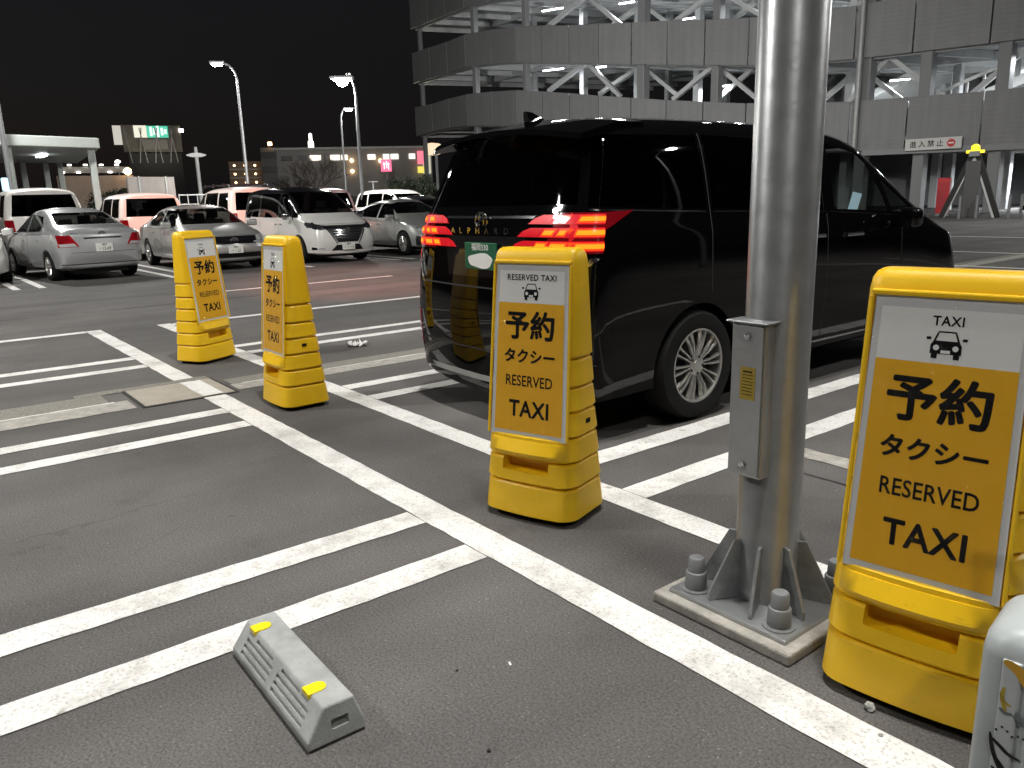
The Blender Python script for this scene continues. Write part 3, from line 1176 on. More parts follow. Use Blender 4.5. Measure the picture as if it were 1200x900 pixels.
HATCH = [
    ((-2.18, .30, .70), (-2.27, .60, .76), (-2.22, 1.00, .74), (-2.16, 1.08, .62), (-2.17, 1.11)),
    ((-2.05, .26, .80), (-2.1, .60, .84), (-2.05, 1.00, .80), (-1.98, 1.10, .64), (-1.98, 1.14)),
    ((-1.5, .22, .84), (-1.5, .58, .875), (-1.5, .99, .84), (-1.4, 1.24, .62), (-1.38, 1.29)),
    ((-.8, .22, .84), (-.8, .56, .88), (-.8, .97, .85), (-.75, 1.37, .60), (-.75, 1.43)),
    ((-.1, .22, .84), (-.1, .55, .88), (-.1, .95, .85), (-.1, 1.41, .60), (-.1, 1.47)),
    ((.4, .22, .84), (.4, .55, .88), (.45, .93, .85), (.38, 1.30, .61), (.35, 1.38)),
    ((.95, .22, .84), (.95, .54, .875), (1.0, .91, .83), (.9, 1.06, .70), (.92, 1.12)),
    ((1.4, .22, .84), (1.4, .54, .87), (1.42, .86, .81), (1.36, .92, .66), (1.36, .97)),
    ((1.85, .22, .81), (1.88, .52, .84), (1.84, .74, .74), (1.8, .78, .58), (1.82, .82)),
    ((2.15, .24, .70), (2.24, .46, .72), (2.18, .62, .62), (2.14, .65, .5), (2.16, .67)),
]


def cage(st, bulge_r, bulge_f):
    vs, fs = [], []
    rows = []
    for (lo, mi, be, te, tc) in st:
        lo, mi, be, te = Vector((lo[0], lo[2], lo[1])), Vector((mi[0], mi[2], mi[1])), Vector((be[0], be[2], be[1])), Vector((te[0], te[2], te[1]))
        half = [Vector((lo.x, 0, lo.z)), Vector((lo.x, lo.y * .8, lo.z)), Vector((lo.x, lo.y, lo.z + .07)), mi,
                mi.lerp(be, .6) + Vector((0, .008, 0)), be, be.lerp(te, .16), be.lerp(te, .55) + Vector((0, .012, 0)), te,
                Vector((tc[0], te.y * .55, te.z + (tc[1] - te.z) * .85)), Vector((tc[0], 0, tc[1]))]
        ring = half + [Vector((p.x, -p.y, p.z)) for p in half[-2:0:-1]]
        rows.append(ring)
    n = len(rows[0])
    for r in rows:
        vs += r
    for i in range(len(rows) - 1):
        for j in range(n):
            k = (j + 1) % n
            fs.append((i * n + j, (i + 1) * n + j, (i + 1) * n + k, i * n + k))
    nh = 11
    for base, bl, flip in ((0, -bulge_r, False), ((len(rows) - 1) * n, bulge_f, True)):
        ring = rows[base // n]
        cen = {}
        for k in range(1, nh - 1):
            p = ring[k]
            cen[k] = len(vs)
            vs.append(Vector((p.x + bl, 0, p.z)))
        Lr = lambda k: base + k
        Rr = lambda k: base + (n - k)
        new = []
        for k in range(1, nh - 2):
            new.append((Lr(k), Lr(k + 1), cen[k + 1], cen[k]))
            new.append((Rr(k + 1), Rr(k), cen[k], cen[k + 1]))
        new.append((Lr(nh - 2), Lr(nh - 1), Rr(nh - 2), cen[nh - 2]))
        new.append((Lr(1), cen[1], Rr(1), Lr(0)))
        fs += [tuple(reversed(f)) if flip else f for f in new]
    return vs, fs


_shells = {}


def shell(kind, st, dims, wheels, rb=0.05, fb=0.12):
    """smooth closed body with wheel openings; returns a mesh"""
    key = (kind, dims)
    if key in _shells:
        return _shells[key]
    vs, fs = cage(st, rb, fb)
    me = bpy.data.meshes.new('shell')
    me.from_pydata([tuple(v) for v in vs], [], fs)
    bm = bmesh.new()
    bm.from_mesh(me)
    bmesh.ops.recalc_face_normals(bm, faces=bm.faces)
    bm.to_mesh(me)
    bm.free()
    ncr = 20 * len(st)
    cre = me.attributes.new('crease_edge', 'FLOAT', 'EDGE')
    for e in me.edges:
        a_, b_ = e.vertices
        if a_ < ncr and b_ < ncr and a_ // 20 != b_ // 20 and a_ % 20 == b_ % 20:
            k_ = a_ % 20
            cre.data[e.index].value = {2: .55, 18: .55, 5: .45, 15: .45, 8: .25, 12: .25}.get(k_, 0)
        elif max(a_, b_) >= ncr and min(a_, b_) < ncr and min(a_, b_) % 20 in (2, 18, 5, 15):
            cre.data[e.index].value = .4
    o = bpy.data.objects.new('shell', me)
    COL.objects.link(o)
    md = o.modifiers.new('s', 'SUBSURF')
    md.levels = md.render_levels = 2
    bpy.context.view_layer.update()
    m2 = bpy.data.meshes.new_from_object(o.evaluated_get(bpy.context.evaluated_depsgraph_get()))
    xs = [v.co.x for v in m2.vertices]
    ys = [v.co.y for v in m2.vertices]
    zs = [v.co.z for v in m2.vertices]
    sx, sy, sz = dims[0] / (max(xs) - min(xs)), dims[1] / (max(ys) - min(ys)), (dims[2] - .18) / (max(zs) - min(zs))
    x0, z0 = (max(xs) + min(xs)) / 2, min(zs)
    for v in m2.vertices:
        v.co = ((v.co.x - x0) * sx, v.co.y * sy, .18 + (v.co.z - z0) * sz)
    o.modifiers.clear()
    o.data = m2
    cutters = []
    xr, xf, r, hw = wheels
    for wx in (xr, xf):
        for s in (-1, 1):
            c = MB()
            c.lathe([(r + .045, -.17), (r + .045, .30)], (0, 0, 0), n=36, axis='y')
            cc = c.build('c', P_BLACK)
            cc.data.transform(Matrix.Translation((wx, s * (dims[1] / 2 - .14), r)) @ Matrix.Scale(s, 4, (0, 1, 0)))
            b2 = bmesh.new()
            b2.from_mesh(cc.data)
            bmesh.ops.recalc_face_normals(b2, faces=b2.faces)
            b2.to_mesh(cc.data)
            b2.free()
            cutters.append(cc)
    boolean(o, cutters)
    res = o.data
    bpy.data.objects.remove(o)
    _shells[key] = res
    return res


def inside(poly, a, b):
    s = 0
    n = len(poly)
    for i in range(n):
        x0, y0 = poly[i]
        x1, y1 = poly[(i + 1) % n]
        c = (x1 - x0) * (b - y0) - (y1 - y0) * (a - x0)
        if abs(c) < 1e-9:
            continue
        if s == 0:
            s = 1 if c > 0 else -1
        elif (c > 0) != (s > 0):
            return False
    return True


VIEWS = {'L': ((0, 2), lambda n: n.y > .25), 'R': ((0, 2), lambda n: n.y < -.25),
         'B': ((1, 2), lambda n: n.x < -.22), 'F': ((1, 2), lambda n: n.x > .14),
         'T': ((0, 1), lambda n: n.z > .3)}


def region(bm, poly, view):
    """cut a convex outline, seen from one side, into the body and return the faces inside it"""
    (a, b), ok = VIEWS[view]
    mna, mxa = min(p[0] for p in poly) - .01, max(p[0] for p in poly) + .01
    mnb, mxb = min(p[1] for p in poly) - .01, max(p[1] for p in poly) + .01
    cand = []
    far_x = max(abs(v.co.x) for v in bm.verts)
    for f in bm.faces:
        if not ok(f.normal):
            continue
        if view in 'BF':
            c = f.calc_center_median()
            if (c.x < .2) == (view == 'F') and view == 'F' or view == 'B' and c.x > -.3 or c.z < .75 and abs(c.x) < far_x * .83:
                continue
        elif abs(f.calc_center_median().y) < .3:
            continue
        ca = [v.co[a] for v in f.verts]
        cb = [v.co[b] for v in f.verts]
        if max(ca) < mna or min(ca) > mxa or max(cb) < mnb or min(cb) > mxb:
            continue
        cand.append(f)
    n = len(poly)
    for i in range(n):
        p, q = poly[i], poly[(i + 1) % n]
        co, no = Vector((0, 0, 0)), Vector((0, 0, 0))
        co[a], co[b] = p
        no[a], no[b] = q[1] - p[1], p[0] - q[0]
        if no.length < 1e-6:
            continue
        no.normalize()
        es = list({e for f in cand for e in f.edges})
        vsx = list({v for f in cand for v in f.verts})
        res = bmesh.ops.bisect_plane(bm, geom=cand + es + vsx, dist=1e-5, plane_co=co, plane_no=no)
        cand = [g for g in res['geom'] if isinstance(g, bmesh.types.BMFace)]
    out = []
    for f in cand:
        c = f.calc_center_median()
        if f.is_valid and inside(poly, c[a], c[b]):
            out.append(f)
    return out


def peel(bm, faces, off, delete=False, thick=0.0):
    """copy faces into a mesh of their own, lifted off the body"""
    vmap, vs, fs, ns = {}, [], [], []
    for f in faces:
        idx = []
        for v in f.verts:
            if v not in vmap:
                vmap[v] = len(vs)
                vs.append(v.co + v.normal * off)
                ns.append(v.normal.copy())
            idx.append(vmap[v])
        fs.append(idx)
    if thick:
        # side walls so that the piece has real thickness
        cnt = {}
        for f in fs:
            for i in range(len(f)):
                e = (f[i], f[(i + 1) % len(f)])
                cnt[tuple(sorted(e))] = cnt.get(tuple(sorted(e)), 0) + 1
        low = {}
        for f in list(fs):
            for i in range(len(f)):
                a, b = f[i], f[(i + 1) % len(f)]
                if cnt[tuple(sorted((a, b)))] == 1:
                    for w in (a, b):
                        if w not in low:
                            low[w] = len(vs)
                            vs.append(vs[w] - ns[w] * thick)
                            ns.append(ns[w])
                    fs.append([b, a, low[a], low[b]])
    me = bpy.data.meshes.new('panel')
    me.from_pydata([tuple(v) for v in vs], [], fs)
    me.shade_smooth()
    me.set_sharp_from_angle(angle=RAD(40))
    if delete:
        bmesh.ops.delete(bm, geom=faces, context='FACES')
    return me


def wheel(parent, x, y, r, kind='plain', rimr=None, rim_m=None):
    """x forward, y outwards side"""
    s = 1 if y > 0 else -1
    rimr = rimr or r * .66
    w = bpy.data.objects.new('wheel', None)
    COL.objects.link(w)
    w.parent = parent
    w.location = (x, y, r)
    w.rotation_euler = (0, random.uniform(0, 1), 0)
    th = .105
    q = MB()
    prof = [(rimr, -th), (r * .93, -th), (r * .985, -th * .75), (r, -th * .4), (r, th * .4), (r * .985, th * .75), (r * .94, th), (rimr + .03, th * 1.06), (rimr, th)]
    q.lathe([(a, b * s) for a, b in prof], n=40, axis='y', cap=False)
    q.build('tyre', RUBBER, w, smooth=True)
    q = MB()
    q.lathe([(rimr, th * s), (rimr - .012, th * .98 * s), (rimr - .02, th * .45 * s), (rimr - .03, -th * s)], n=36, axis='y', cap=False)
    q.build('rim', rim_m or ALLOY, w, smooth=True)
    q = MB()
    q.lathe([(rimr - .03, 0.2 * th * s), (.0, 0.22 * th * s)], n=24, axis='y', cap=False)
    q.build('brake_disc', ALLOY_D, w)
    nsp = 20 if kind == 'fine' else 10 if kind == 'ten' else 7
    q0 = None
    for k in range(nsp):
        a = k * 2 * math.pi / nsp
        if kind == 'fine':
            a += (0.045 if k % 2 else -0.045)
        c, sn = math.cos(a), math.sin(a)
        wd = .0075 if kind == 'fine' else .02
        q = MB()
        rad = lambda d, o, y_: (d * c - o * sn, y_ * s, d * sn + o * c)
        i0, o0 = rimr * .22, rimr - .008
        rr = []
        for d, ww, yy in ((i0, wd * 1.0, .80 * th), (rimr * .6, wd * 1.15, .93 * th), (o0, wd * 1.9, .88 * th)):
            rr.append([rad(d, -ww, yy - .018), rad(d, -ww * .55, yy), rad(d, ww * .55, yy), rad(d, ww, yy - .018)])
        q.rings(rr)
        q.build('spoke', rim_m or ALLOY, w)
    q = MB()
    q.lathe([(rimr * .30, .55 * th * s), (rimr * .28, .82 * th * s), (rimr * .14, .86 * th * s), (rimr * .13, .90 * th * s), (.0, .91 * th * s)], n=24, axis='y', cap=False)
    q.build('hub', rim_m or ALLOY, w, smooth=True)
    if kind == 'fine':
        for k in range(5):
            a = k * 2 * math.pi / 5 + .3
            q = MB()
            q.lathe([(.010, .80 * th * s), (.010, .86 * th * s), (0, .865 * th * s)], (rimr * .235 * math.cos(a), 0, rimr * .235 * math.sin(a)), n=6, axis='y')
            q.build('wheel_nut', ALLOY_D, w)
    return w


def surf(kind, dims, y, z, face):
    """where the body of a vehicle lies at height z and offset y, seen from its tail (-1) or nose (+1)"""
    me = _shells[(kind, dims)]
    from mathutils.bvhtree import BVHTree
    bv = BVHTree.FromPolygons([v.co for v in me.vertices], [p.vertices for p in me.polygons])
    hit = bv.ray_cast(Vector((face * 4, y, z)), Vector((-face, 0, 0)))
    return hit[0].x if hit[0] is not None else face * dims[0] / 2


def plate(parent, x, z, face, text, small, m=None, tm=None, w=.33, h=.165, y=0.0):
    """number plate; face +1 looks forward, -1 looks back"""
    q = MB()
    q.box((0, 0, 0), (.012, w, h))
    o = q.build('number_plate', m or PLATE_W, parent, bevel=.004, loc=(x, y, z))
    rot = Matrix.Rotation(RAD(90 * face), 4, 'Z') @ Matrix.Rotation(RAD(90), 4, 'X')
    if text:
        lettering(text, .095, tm or PLATE_T, o, Matrix.Translation((face * .0075, 0, -.028)) @ rot, bold=.01, sx=.8)
    if small:
        lettering(small, .05, tm or PLATE_T, o, Matrix.Translation((face * .0075, 0, .052)) @ rot, bold=.008)
    return o


def ellipse_emblem(parent, x, z, face, a=.07, b=.048, y=0.0, m=None):
    """an oval badge: outer ring with two crossing inner ovals"""
    q = MB()
    def ring(ra, rb, wd, oz=0):
        pts = [(0, ra * math.cos(t * math.pi / 12), rb * math.sin(t * math.pi / 12) + oz) for t in range(24)]
        pts.append(pts[0])
        q.tube(pts, wd, n=6, cap=False)
    ring(a, b, .0065)
    ring(a * .42, b * .92, .005)
    ring(a * .72, b * .40, .005, b * .38)
    o = q.build('emblem', m or CHROME, parent, smooth=True, loc=(x, y, z))
    return o


def seats(parent, spots, m=SEATM):
    for (x, y, z, h) in spots:
        q = MB()
        q.box((x, y, z + .09), (.48, .48, .18))
        q.box((x - .26, y, z + .18 + h / 2), (.15, .46, h), Matrix.Rotation(RAD(-10), 3, 'Y'))
        q.box((x - .34, y, z + .18 + h + .12), (.10, .26, .19))
        q.build('seat', m, parent, bevel=.03)


def vehicle(name, label, group, kind, st, dims, wheels, paint, loc, rotz, cuts, wheelkind='plain', roof_z=None, roof_m=None,
            mirrors=None, mirror_m=None, under=True, seat_list=None, rb=.05, fb=.12, category='car', rimr=None, rim_m=None, low_m=None):
    t = thing(name, label, category, loc, rotz, group)
    me = shell(kind, st, dims, wheels, rb, fb)
    bm = bmesh.new()
    bm.from_mesh(me)
    bm.normal_update()
    xr, xf, r, hw = wheels
    pend = []
    for c in cuts:
        pname, views, poly, m, off, dele = c[:6]
        thick = c[6] if len(c) > 6 else 0
        for v in views:
            pl = poly
            if v in 'BF' and len(views) and len(c) > 7 and c[7]:
                pl = [(-a, b) for a, b in poly]
            vv = v
            fs = region(bm, pl, vv)
            if not fs:
                continue
            pend.append((pname, peel(bm, fs, off, dele, thick), m))
    # wheel openings: dark lining
    well = []
    for f in bm.faces:
        c = f.calc_center_median()
        for wx in (xr, xf):
            if math.hypot(c.x - wx, c.z - r) < r + .043 and abs(c.y) > dims[1] / 2 - .36 and c.z > .16:
                well.append(f)
                break
    for f in bm.faces:
        f.material_index = 0
    for f in well:
        f.material_index = 1
    if roof_z is not None:
        rf = [f for f in bm.faces if f.material_index == 0 and roof_z(f.calc_center_median())]
        pend.append(('roof', peel(bm, rf, 0, True), roof_m))
    bmm = bpy.data.meshes.new('body')
    bm.to_mesh(bmm)
    bm.free()
    bmm.materials.clear()
    bmm.materials.append(paint)
    bmm.materials.append(BLACK)
    bmm.shade_smooth()
    bmm.set_sharp_from_angle(angle=RAD(42))
    put('body', bmm, None, t)
    for pname, pm, m in pend:
        put(pname, pm, m, t)
    for wx in (xr, xf):
        for s in (-1, 1):
            wheel(t, wx, s * (hw - .105), r, wheelkind, rimr, rim_m)
    if mirrors:
        mx, my, mz, ms = mirrors
        for s in (-1, 1):
            q = MB()
            q.box((mx, s * (my + .10), mz), (.13 * ms, .20 * ms, .14 * ms))
            q.build('mirror', mirror_m or paint, t, bevel=.035, smooth=True, seg=3)
            q = MB()
            q.box((mx + .0, s * (my - .0), mz - .045), (.05, .12, .035))
            q.build('mirror_arm', TRIM, t, bevel=.008)
    if seat_list:
        seats(t, seat_list)
    if under:
        q = MB()
        q.box((0, 0, .20), (dims[0] * .86, dims[1] * .62, .10))
        q.build('underbody', BLACK, t)
    return t


def sym(poly):
    return [(-a, b) for a, b in reversed(poly)]


def box_poly(a0, a1, b0, b1, r=.0):
    if not r:
        return [(a0, b0), (a1, b0), (a1, b1), (a0, b1)]
    return [(a0 + r, b0), (a1 - r, b0), (a1, b0 + r), (a1, b1 - r), (a1 - r, b1), (a0 + r, b1), (a0, b1 - r), (a0, b0 + r)]


def handle_bar(t, x, y, z, m=CHROME, ln=.22):
    q = MB()
    q.box((x, y, z), (ln, .035, .03))
    q.build('door_handle', m, t, bevel=.01)


# ---- the black van with lit tail lamps
TAIL_RED = mat('tail_lens_lit', (0.35, 0.004, 0.01), 0.35, coat=0.25, spec=0.2, emit=(1.0, 0.010, 0.020), es=0.30)
TAIL_HOT = mat('tail_cell_lit', (0.5, 0.02, 0.01), 0.2, emit=(1.0, 0.19, 0.006), es=2.1)
TAIL_DEEP = mat('tail_lens_dim', (0.10, 0.002, 0.005), 0.08, coat=1.0, emit=(1.0, 0.006, 0.02), es=0.05)  # dim part of the lens; a faint glow is put into it
cuts = []
# side glass
cuts += [('rear_window_side', 'LR', [(-2.30, 1.345), (-1.39, 1.31), (-1.39, 1.745), (-2.16, 1.735)], GL_DARK, -.003, True),
         ('sliding_door_window', 'LR', [(-1.33, 1.308), (-.08, 1.27), (-.08, 1.75), (-1.33, 1.748)], GL_DARK, -.003, True),
         ('front_door_window', 'LR', [(.06, 1.268), (.84, 1.235), (.80, 1.34), (.56, 1.655), (.06, 1.725)], GL_MID, -.003, True),
         ('quarter_window', 'LR', [(.93, 1.228), (1.70, 1.165), (.80, 1.56)], GL_CLEAR, -.003, True),
         ('rear_window', 'B', [(-.73, 1.36), (.73, 1.36), (.635, 1.735), (-.635, 1.735)], GL_DARK, -.003, True),
         ('windscreen', 'F', [(-.70, 1.19), (.70, 1.19), (.60, 1.72), (-.60, 1.72)], GL_MID, -.003, True)]
# bright line under the side glass
cuts += [('window_trim', 'LR', [(-2.30, 1.325), (-1.40, 1.290), (-1.40, 1.298), (-2.30, 1.333)], CHROME, .002, False, .004),
         ('window_trim', 'LR', [(-1.32, 1.288), (-.06, 1.250), (-.06, 1.258), (-1.32, 1.296)], CHROME, .002, False, .004),
         ('window_trim', 'LR', [(.0, 1.248), (1.74, 1.148), (1.74, 1.156), (.0, 1.256)], CHROME, .002, False, .004),
         ('pillar_trim', 'LR', [(.70, 1.69), (1.76, 1.165), (1.775, 1.168), (.71, 1.70)], CHROME, .002, False, .003),
         ('door_gap', 'LR', [(-1.365, .80), (-1.357, .80), (-1.357, 1.76), (-1.365, 1.76)], BLACK, .001, False),
         ('door_gap', 'LR', [(-.055, .36), (-.047, .36), (-.047, 1.24), (-.055, 1.24)], BLACK, .001, False),
         ('door_gap', 'LR', [(1.05, .50), (1.058, .50), (1.058, 1.18), (1.05, 1.18)], BLACK, .001, False),
         ('pillar_gap', 'LR', [(-2.385, 1.33), (-2.379, 1.33), (-2.212, 1.79), (-2.218, 1.79)], CHROME, .001, False),
         ('sill_trim', 'LR', [(-1.0, .315), (1.0, .315), (1.0, .330), (-1.0, .330)], CHROME, .003, False, .005)]
# tail lamps: red lens, orange cells with hot cores
TAIL_MID = mat('tail_cell_mid', (0.5, 0.02, 0.01), 0.2, emit=(1.0, 0.045, 0.006), es=1.6)
for s, vw in ((1, 'L'), (-1, 'R')):
    P = lambda pts: [(s * a, b) for a, b in pts]
    cuts += [('tail_lamp', 'B', P([(.56, 1.095), (.95, 1.095), (.95, 1.315), (.64, 1.315)]), TAIL_DEEP, .005, False, .010)]
    cuts += [('tail_lamp', vw, [(-2.53, 1.095), (-2.42, 1.095), (-2.36, 1.20), (-2.34, 1.315), (-2.53, 1.315)], TAIL_RED, .005, False, .010),
             ('tail_lamp_end', vw, [(-2.385, 1.165), (-2.03, 1.322), (-2.33, 1.312)], TAIL_DEEP, .004, False, .006)]
    for r_, (za, zb, y0) in enumerate(((1.258, 1.298, .50), (1.186, 1.226, .425), (1.112, 1.154, .37))):
        ys = [y0, y0 + .115, y0 + .225, .735]
        cuts.append(('row_lens', 'B', P([(y0 - .085, za - .004), (.95, za - .008), (.95, zb + .008), (y0 + .02, zb + .006), (y0 - .04, zb - .012)]), TAIL_RED, .007, False, .006))
        for k in range(3):
            a, b = ys[k] + .010, ys[k + 1] - .012
            if b - a < .05:
                continue
            cuts.append(('lamp_cell', 'B', P([(a - .018, za), (b - .018, za), (b + .012, zb), (a + .012, zb)]), TAIL_MID if k else TAIL_RED, .009, False, .004))
            if k:
                cuts.append(('cell_core', 'B', P([(a - .002, za + .009), (b - .024, za + .009), (b - .006, zb - .009), (a + .014, zb - .009)]), TAIL_HOT, .012, False, .004))
        cuts.append(('lamp_cell', 'B', P([(.765, za), (.90, za), (.90, zb), (.775, zb)]), TAIL_MID, .009, False, .004))
        cuts.append(('cell_core', 'B', P([(.778, za + .010), (.90, za + .010), (.90, zb - .008), (.786, zb - .008)]), TAIL_HOT, .012, False, .004))
        cuts.append(('lamp_cell', vw, [(-2.465, za), (-2.40 + .012 * (2 - r_), za + .006), (-2.372 + .008 * (2 - r_), zb), (-2.465, zb)], TAIL_MID, .009, False, .004))
# tailgate and bumper
cuts += [('garnish', 'B', [(-.44, 1.285), (.44, 1.285), (.46, 1.300), (-.46, 1.300)], CHROME, .004, False, .006),
         ('plate_recess', 'B', [(-.36, .93), (.36, .93), (.42, 1.18), (-.42, 1.18)], TRIM_GLOSS, .001, False),
         ('tailgate_gap', 'B', [(-.76, .862), (.76, .862), (.76, .872), (-.76, .872)], SEAM, .001, False),
         ('bumper_gap', 'B', [(-.90, .470), (.90, .470), (.90, .480), (-.90, .480)], SEAM, .001, False),
         ('lower_garnish', 'B', [(-.62, .268), (.62, .268), (.66, .305), (-.66, .305)], STEEL, .004, False, .006)]
for s in (1, -1):
    P = lambda pts: [(s * a, b) for a, b in pts]
    cuts += [('bumper_trim', 'B', P([(.70, .86), (.72, .86), (.90, 1.07), (.865, 1.07)]), CHROME, .006, False, .008),
             ('reflector', 'B', P([(.80, .40), (.84, .40), (.84, .66), (.80, .66)]), LENS_RED, .004, False, .006)]
AY0 = 2.86 + 4.995 / 2
alph = vehicle('black_van', 'shiny black minivan taxi seen from behind with its red tail lamps lit', None, 'van', VAN, (4.995, 1.85, 1.90),
               (-1.47, 1.53, .350, .925), P_BLACK, (-4.00, AY0, 0), RAD(90), cuts, wheelkind='fine', rimr=.236,
               mirrors=(.86, .93, 1.18, 1.05), rb=.075, fb=.14, category='van',
               seat_list=[(.55, .42, .62, .55), (.55, -.42, .62, .55), (-.55, .42, .62, .6), (-.55, -.42, .62, .6)])
# roof spoiler, fin, badge
AD = ('van', (4.995, 1.85, 1.90))
q = MB()
prof = [(-2.37, 1.770), (-2.355, 1.802), (-2.05, 1.868), (-1.80, 1.880), (-1.80, 1.84), (-2.05, 1.81)]
rs = []
for k in range(-8, 9):
    y = k / 8 * .735
    e = (abs(k) / 8) ** 2
    dz = -.062 * e
    sc_ = 1 - .12 * e ** 3
    rs.append([(-1.80 + (x + 1.80) * sc_, y, z + dz) for x, z in prof])
q.rings(rs)
sp = q.build('roof_spoiler', P_BLACK, alph, smooth=True)
q = MB()
q.box((-2.318, 0, 1.783), (.02, .30, .012))
q.build('brake_light', LENS_RED, alph)
q = MB()
q.rings([[(-2.06, -.030, 1.835), (-1.86, -.020, 1.850), (-1.86, .020, 1.850), (-2.06, .030, 1.835)],
         [(-2.075, -.022, 1.905), (-1.95, -.012, 1.895), (-1.95, .012, 1.895), (-2.075, .022, 1.905)],
         [(-2.08, -.010, 1.930), (-2.02, -.006, 1.925), (-2.02, .006, 1.925), (-2.08, .010, 1.930)]])
q.build('antenna_fin', P_BLACK, alph, smooth=True)
pl_ = plate(alph, surf(*AD, 0, 1.06, -1) - .012, 1.060, -1, None, '福岡330', PLATE_G, PRINT_W, y=-.02)
q = MB()
blob = [(.125 * math.cos(t) * (1 + .05 * math.sin(5 * t)), .046 * abs(math.sin(t)) ** .8 * math.copysign(1, math.sin(t)) * (1 + .12 * math.cos(3 * t)) - .028) for t in [k * math.pi / 14 for k in range(28)]]
q.prism(blob, -.0085, -.0070, 'yz')
q.build('blank_patch', PRINT_W, pl_)
em = ellipse_emblem(alph, surf(*AD, .03, 1.275, -1) - .008, 1.275, -1, .062, .052, y=.03)
rotb = Matrix.Rotation(RAD(-90), 4, 'Z') @ Matrix.Rotation(RAD(90), 4, 'X')
for k, ch in enumerate('ALPHARD'):
    yy = .335 - k * .095
    lettering(ch, .052, CHROME, alph, Matrix.Translation((surf(*AD, yy, 1.21, -1) - .004, yy, 1.21)) @ rotb, bold=.012, sx=1.25, name='letter')
for s in (-1, 1):
    handle_bar(alph, -.22, s * .928, 1.09)
    handle_bar(alph, .30, s * .928, 1.08)
# phone holder that glows behind the front door glass
q = MB()
q.box((.86, -.60, 1.300), (.012, .075, .15), Matrix.Rotation(RAD(14), 3, 'X'))
q.build('phone_screen', lamp_mat('screen', (.55, .75, .85), .7), alph)

# ---- parked cars, front row
ROW = 'cars parked in the far row'
# silver saloon seen from behind
c = []
c += [('front_door_window', 'LR', [(.86, .985), (-.04, .985), (-.04, 1.355), (.32, 1.335), (.60, 1.20)], GL_CLEAR, -.003, True),
      ('rear_door_window', 'LR', [(-.11, .985), (-.93, 1.0), (-1.03, 1.10), (-.78, 1.30), (-.11, 1.355)], GL_CLEAR, -.003, True),
      ('rear_window', 'B', [(-.60, 1.125), (.60, 1.125), (.52, 1.365), (-.52, 1.365)], GL_CLEAR, -.003, True),
      ('windscreen', 'F', [(-.62, 1.02), (.62, 1.02), (.52, 1.36), (-.52, 1.36)], GL_CLEAR, -.003, True),
      ('boot_chrome', 'B', [(-.36, .845), (.36, .845), (.36, .875), (-.36, .875)], CHROME, .006, False, .010),
      ('boot_gap', 'B', [(-.62, .575), (.62, .575), (.62, .583), (-.62, .583)], SEAM, .001, False),
      ('door_gap', 'LR', [(-.08, .30), (-.07, .30), (-.07, .98), (-.08, .98)], SEAM, .001, False),
      ('door_gap', 'LR', [(.94, .30), (.95, .30), (.95, .94), (.94, .94)], SEAM, .001, False),
      ('bumper_line', 'B', [(-.78, .335), (.78, .335), (.78, .355), (-.78, .355)], SEAM, .001, False),
      ('lower_bumper', 'B', [(-.8, .16), (.8, .16), (.74, .255), (-.74, .255)], TRIM, .001, False)]
for s, v in ((1, 'L'), (-1, 'R')):
    P = lambda pts: [(s * a, b) for a, b in pts]
    c += [('tail_lamp', 'B', P([(.46, .70), (.90, .69), (.90, .93), (.60, .93)]), LENS_RED, .005, False, .008),
          ('lamp_window', 'B', P([(.50, .705), (.78, .70), (.80, .755), (.55, .765)]), LENS_CLEAR, .009, False, .005),
          ('tail_lamp', v, [(-2.2, .69), (-1.98, .74), (-1.86, .93), (-2.2, .93)], LENS_RED, .005, False, .008)]
bel = vehicle('silver_saloon', 'silver compact saloon parked with its tail towards the lane, red lamps unlit', ROW, 'sedan', SEDAN, (4.30, 1.69, 1.48),
              (-1.28, 1.27, .298, .84), P_SILVER, (-20.08, 3.22, 0), RAD(188), c, mirrors=(.78, .84, 1.0, 1.0),
              seat_list=[(.25, .36, .38, .52), (.25, -.36, .38, .52), (-.75, .34, .42, .42), (-.75, -.34, .42, .42)])
plate(bel, surf('sedan', (4.30, 1.69, 1.48), 0, .665, -1) - .006, .665, -1, '・12-69', '福岡', w=.33)
ellipse_emblem(bel, surf('sedan', (4.30, 1.69, 1.48), 0, .94, -1) - .006, .94, -1, .065, .042)
lettering('BELTA', .05, CHROME, bel, Matrix.Translation((surf('sedan', (4.30, 1.69, 1.48), .52, .95, -1) - .004, .52, .95)) @ rotb, bold=.01)
for s in (-1, 1):
    handle_bar(bel, .15, s * .835, .80, P_SILVER, .17)
    handle_bar(bel, -.75, s * .835, .82, P_SILVER, .17)

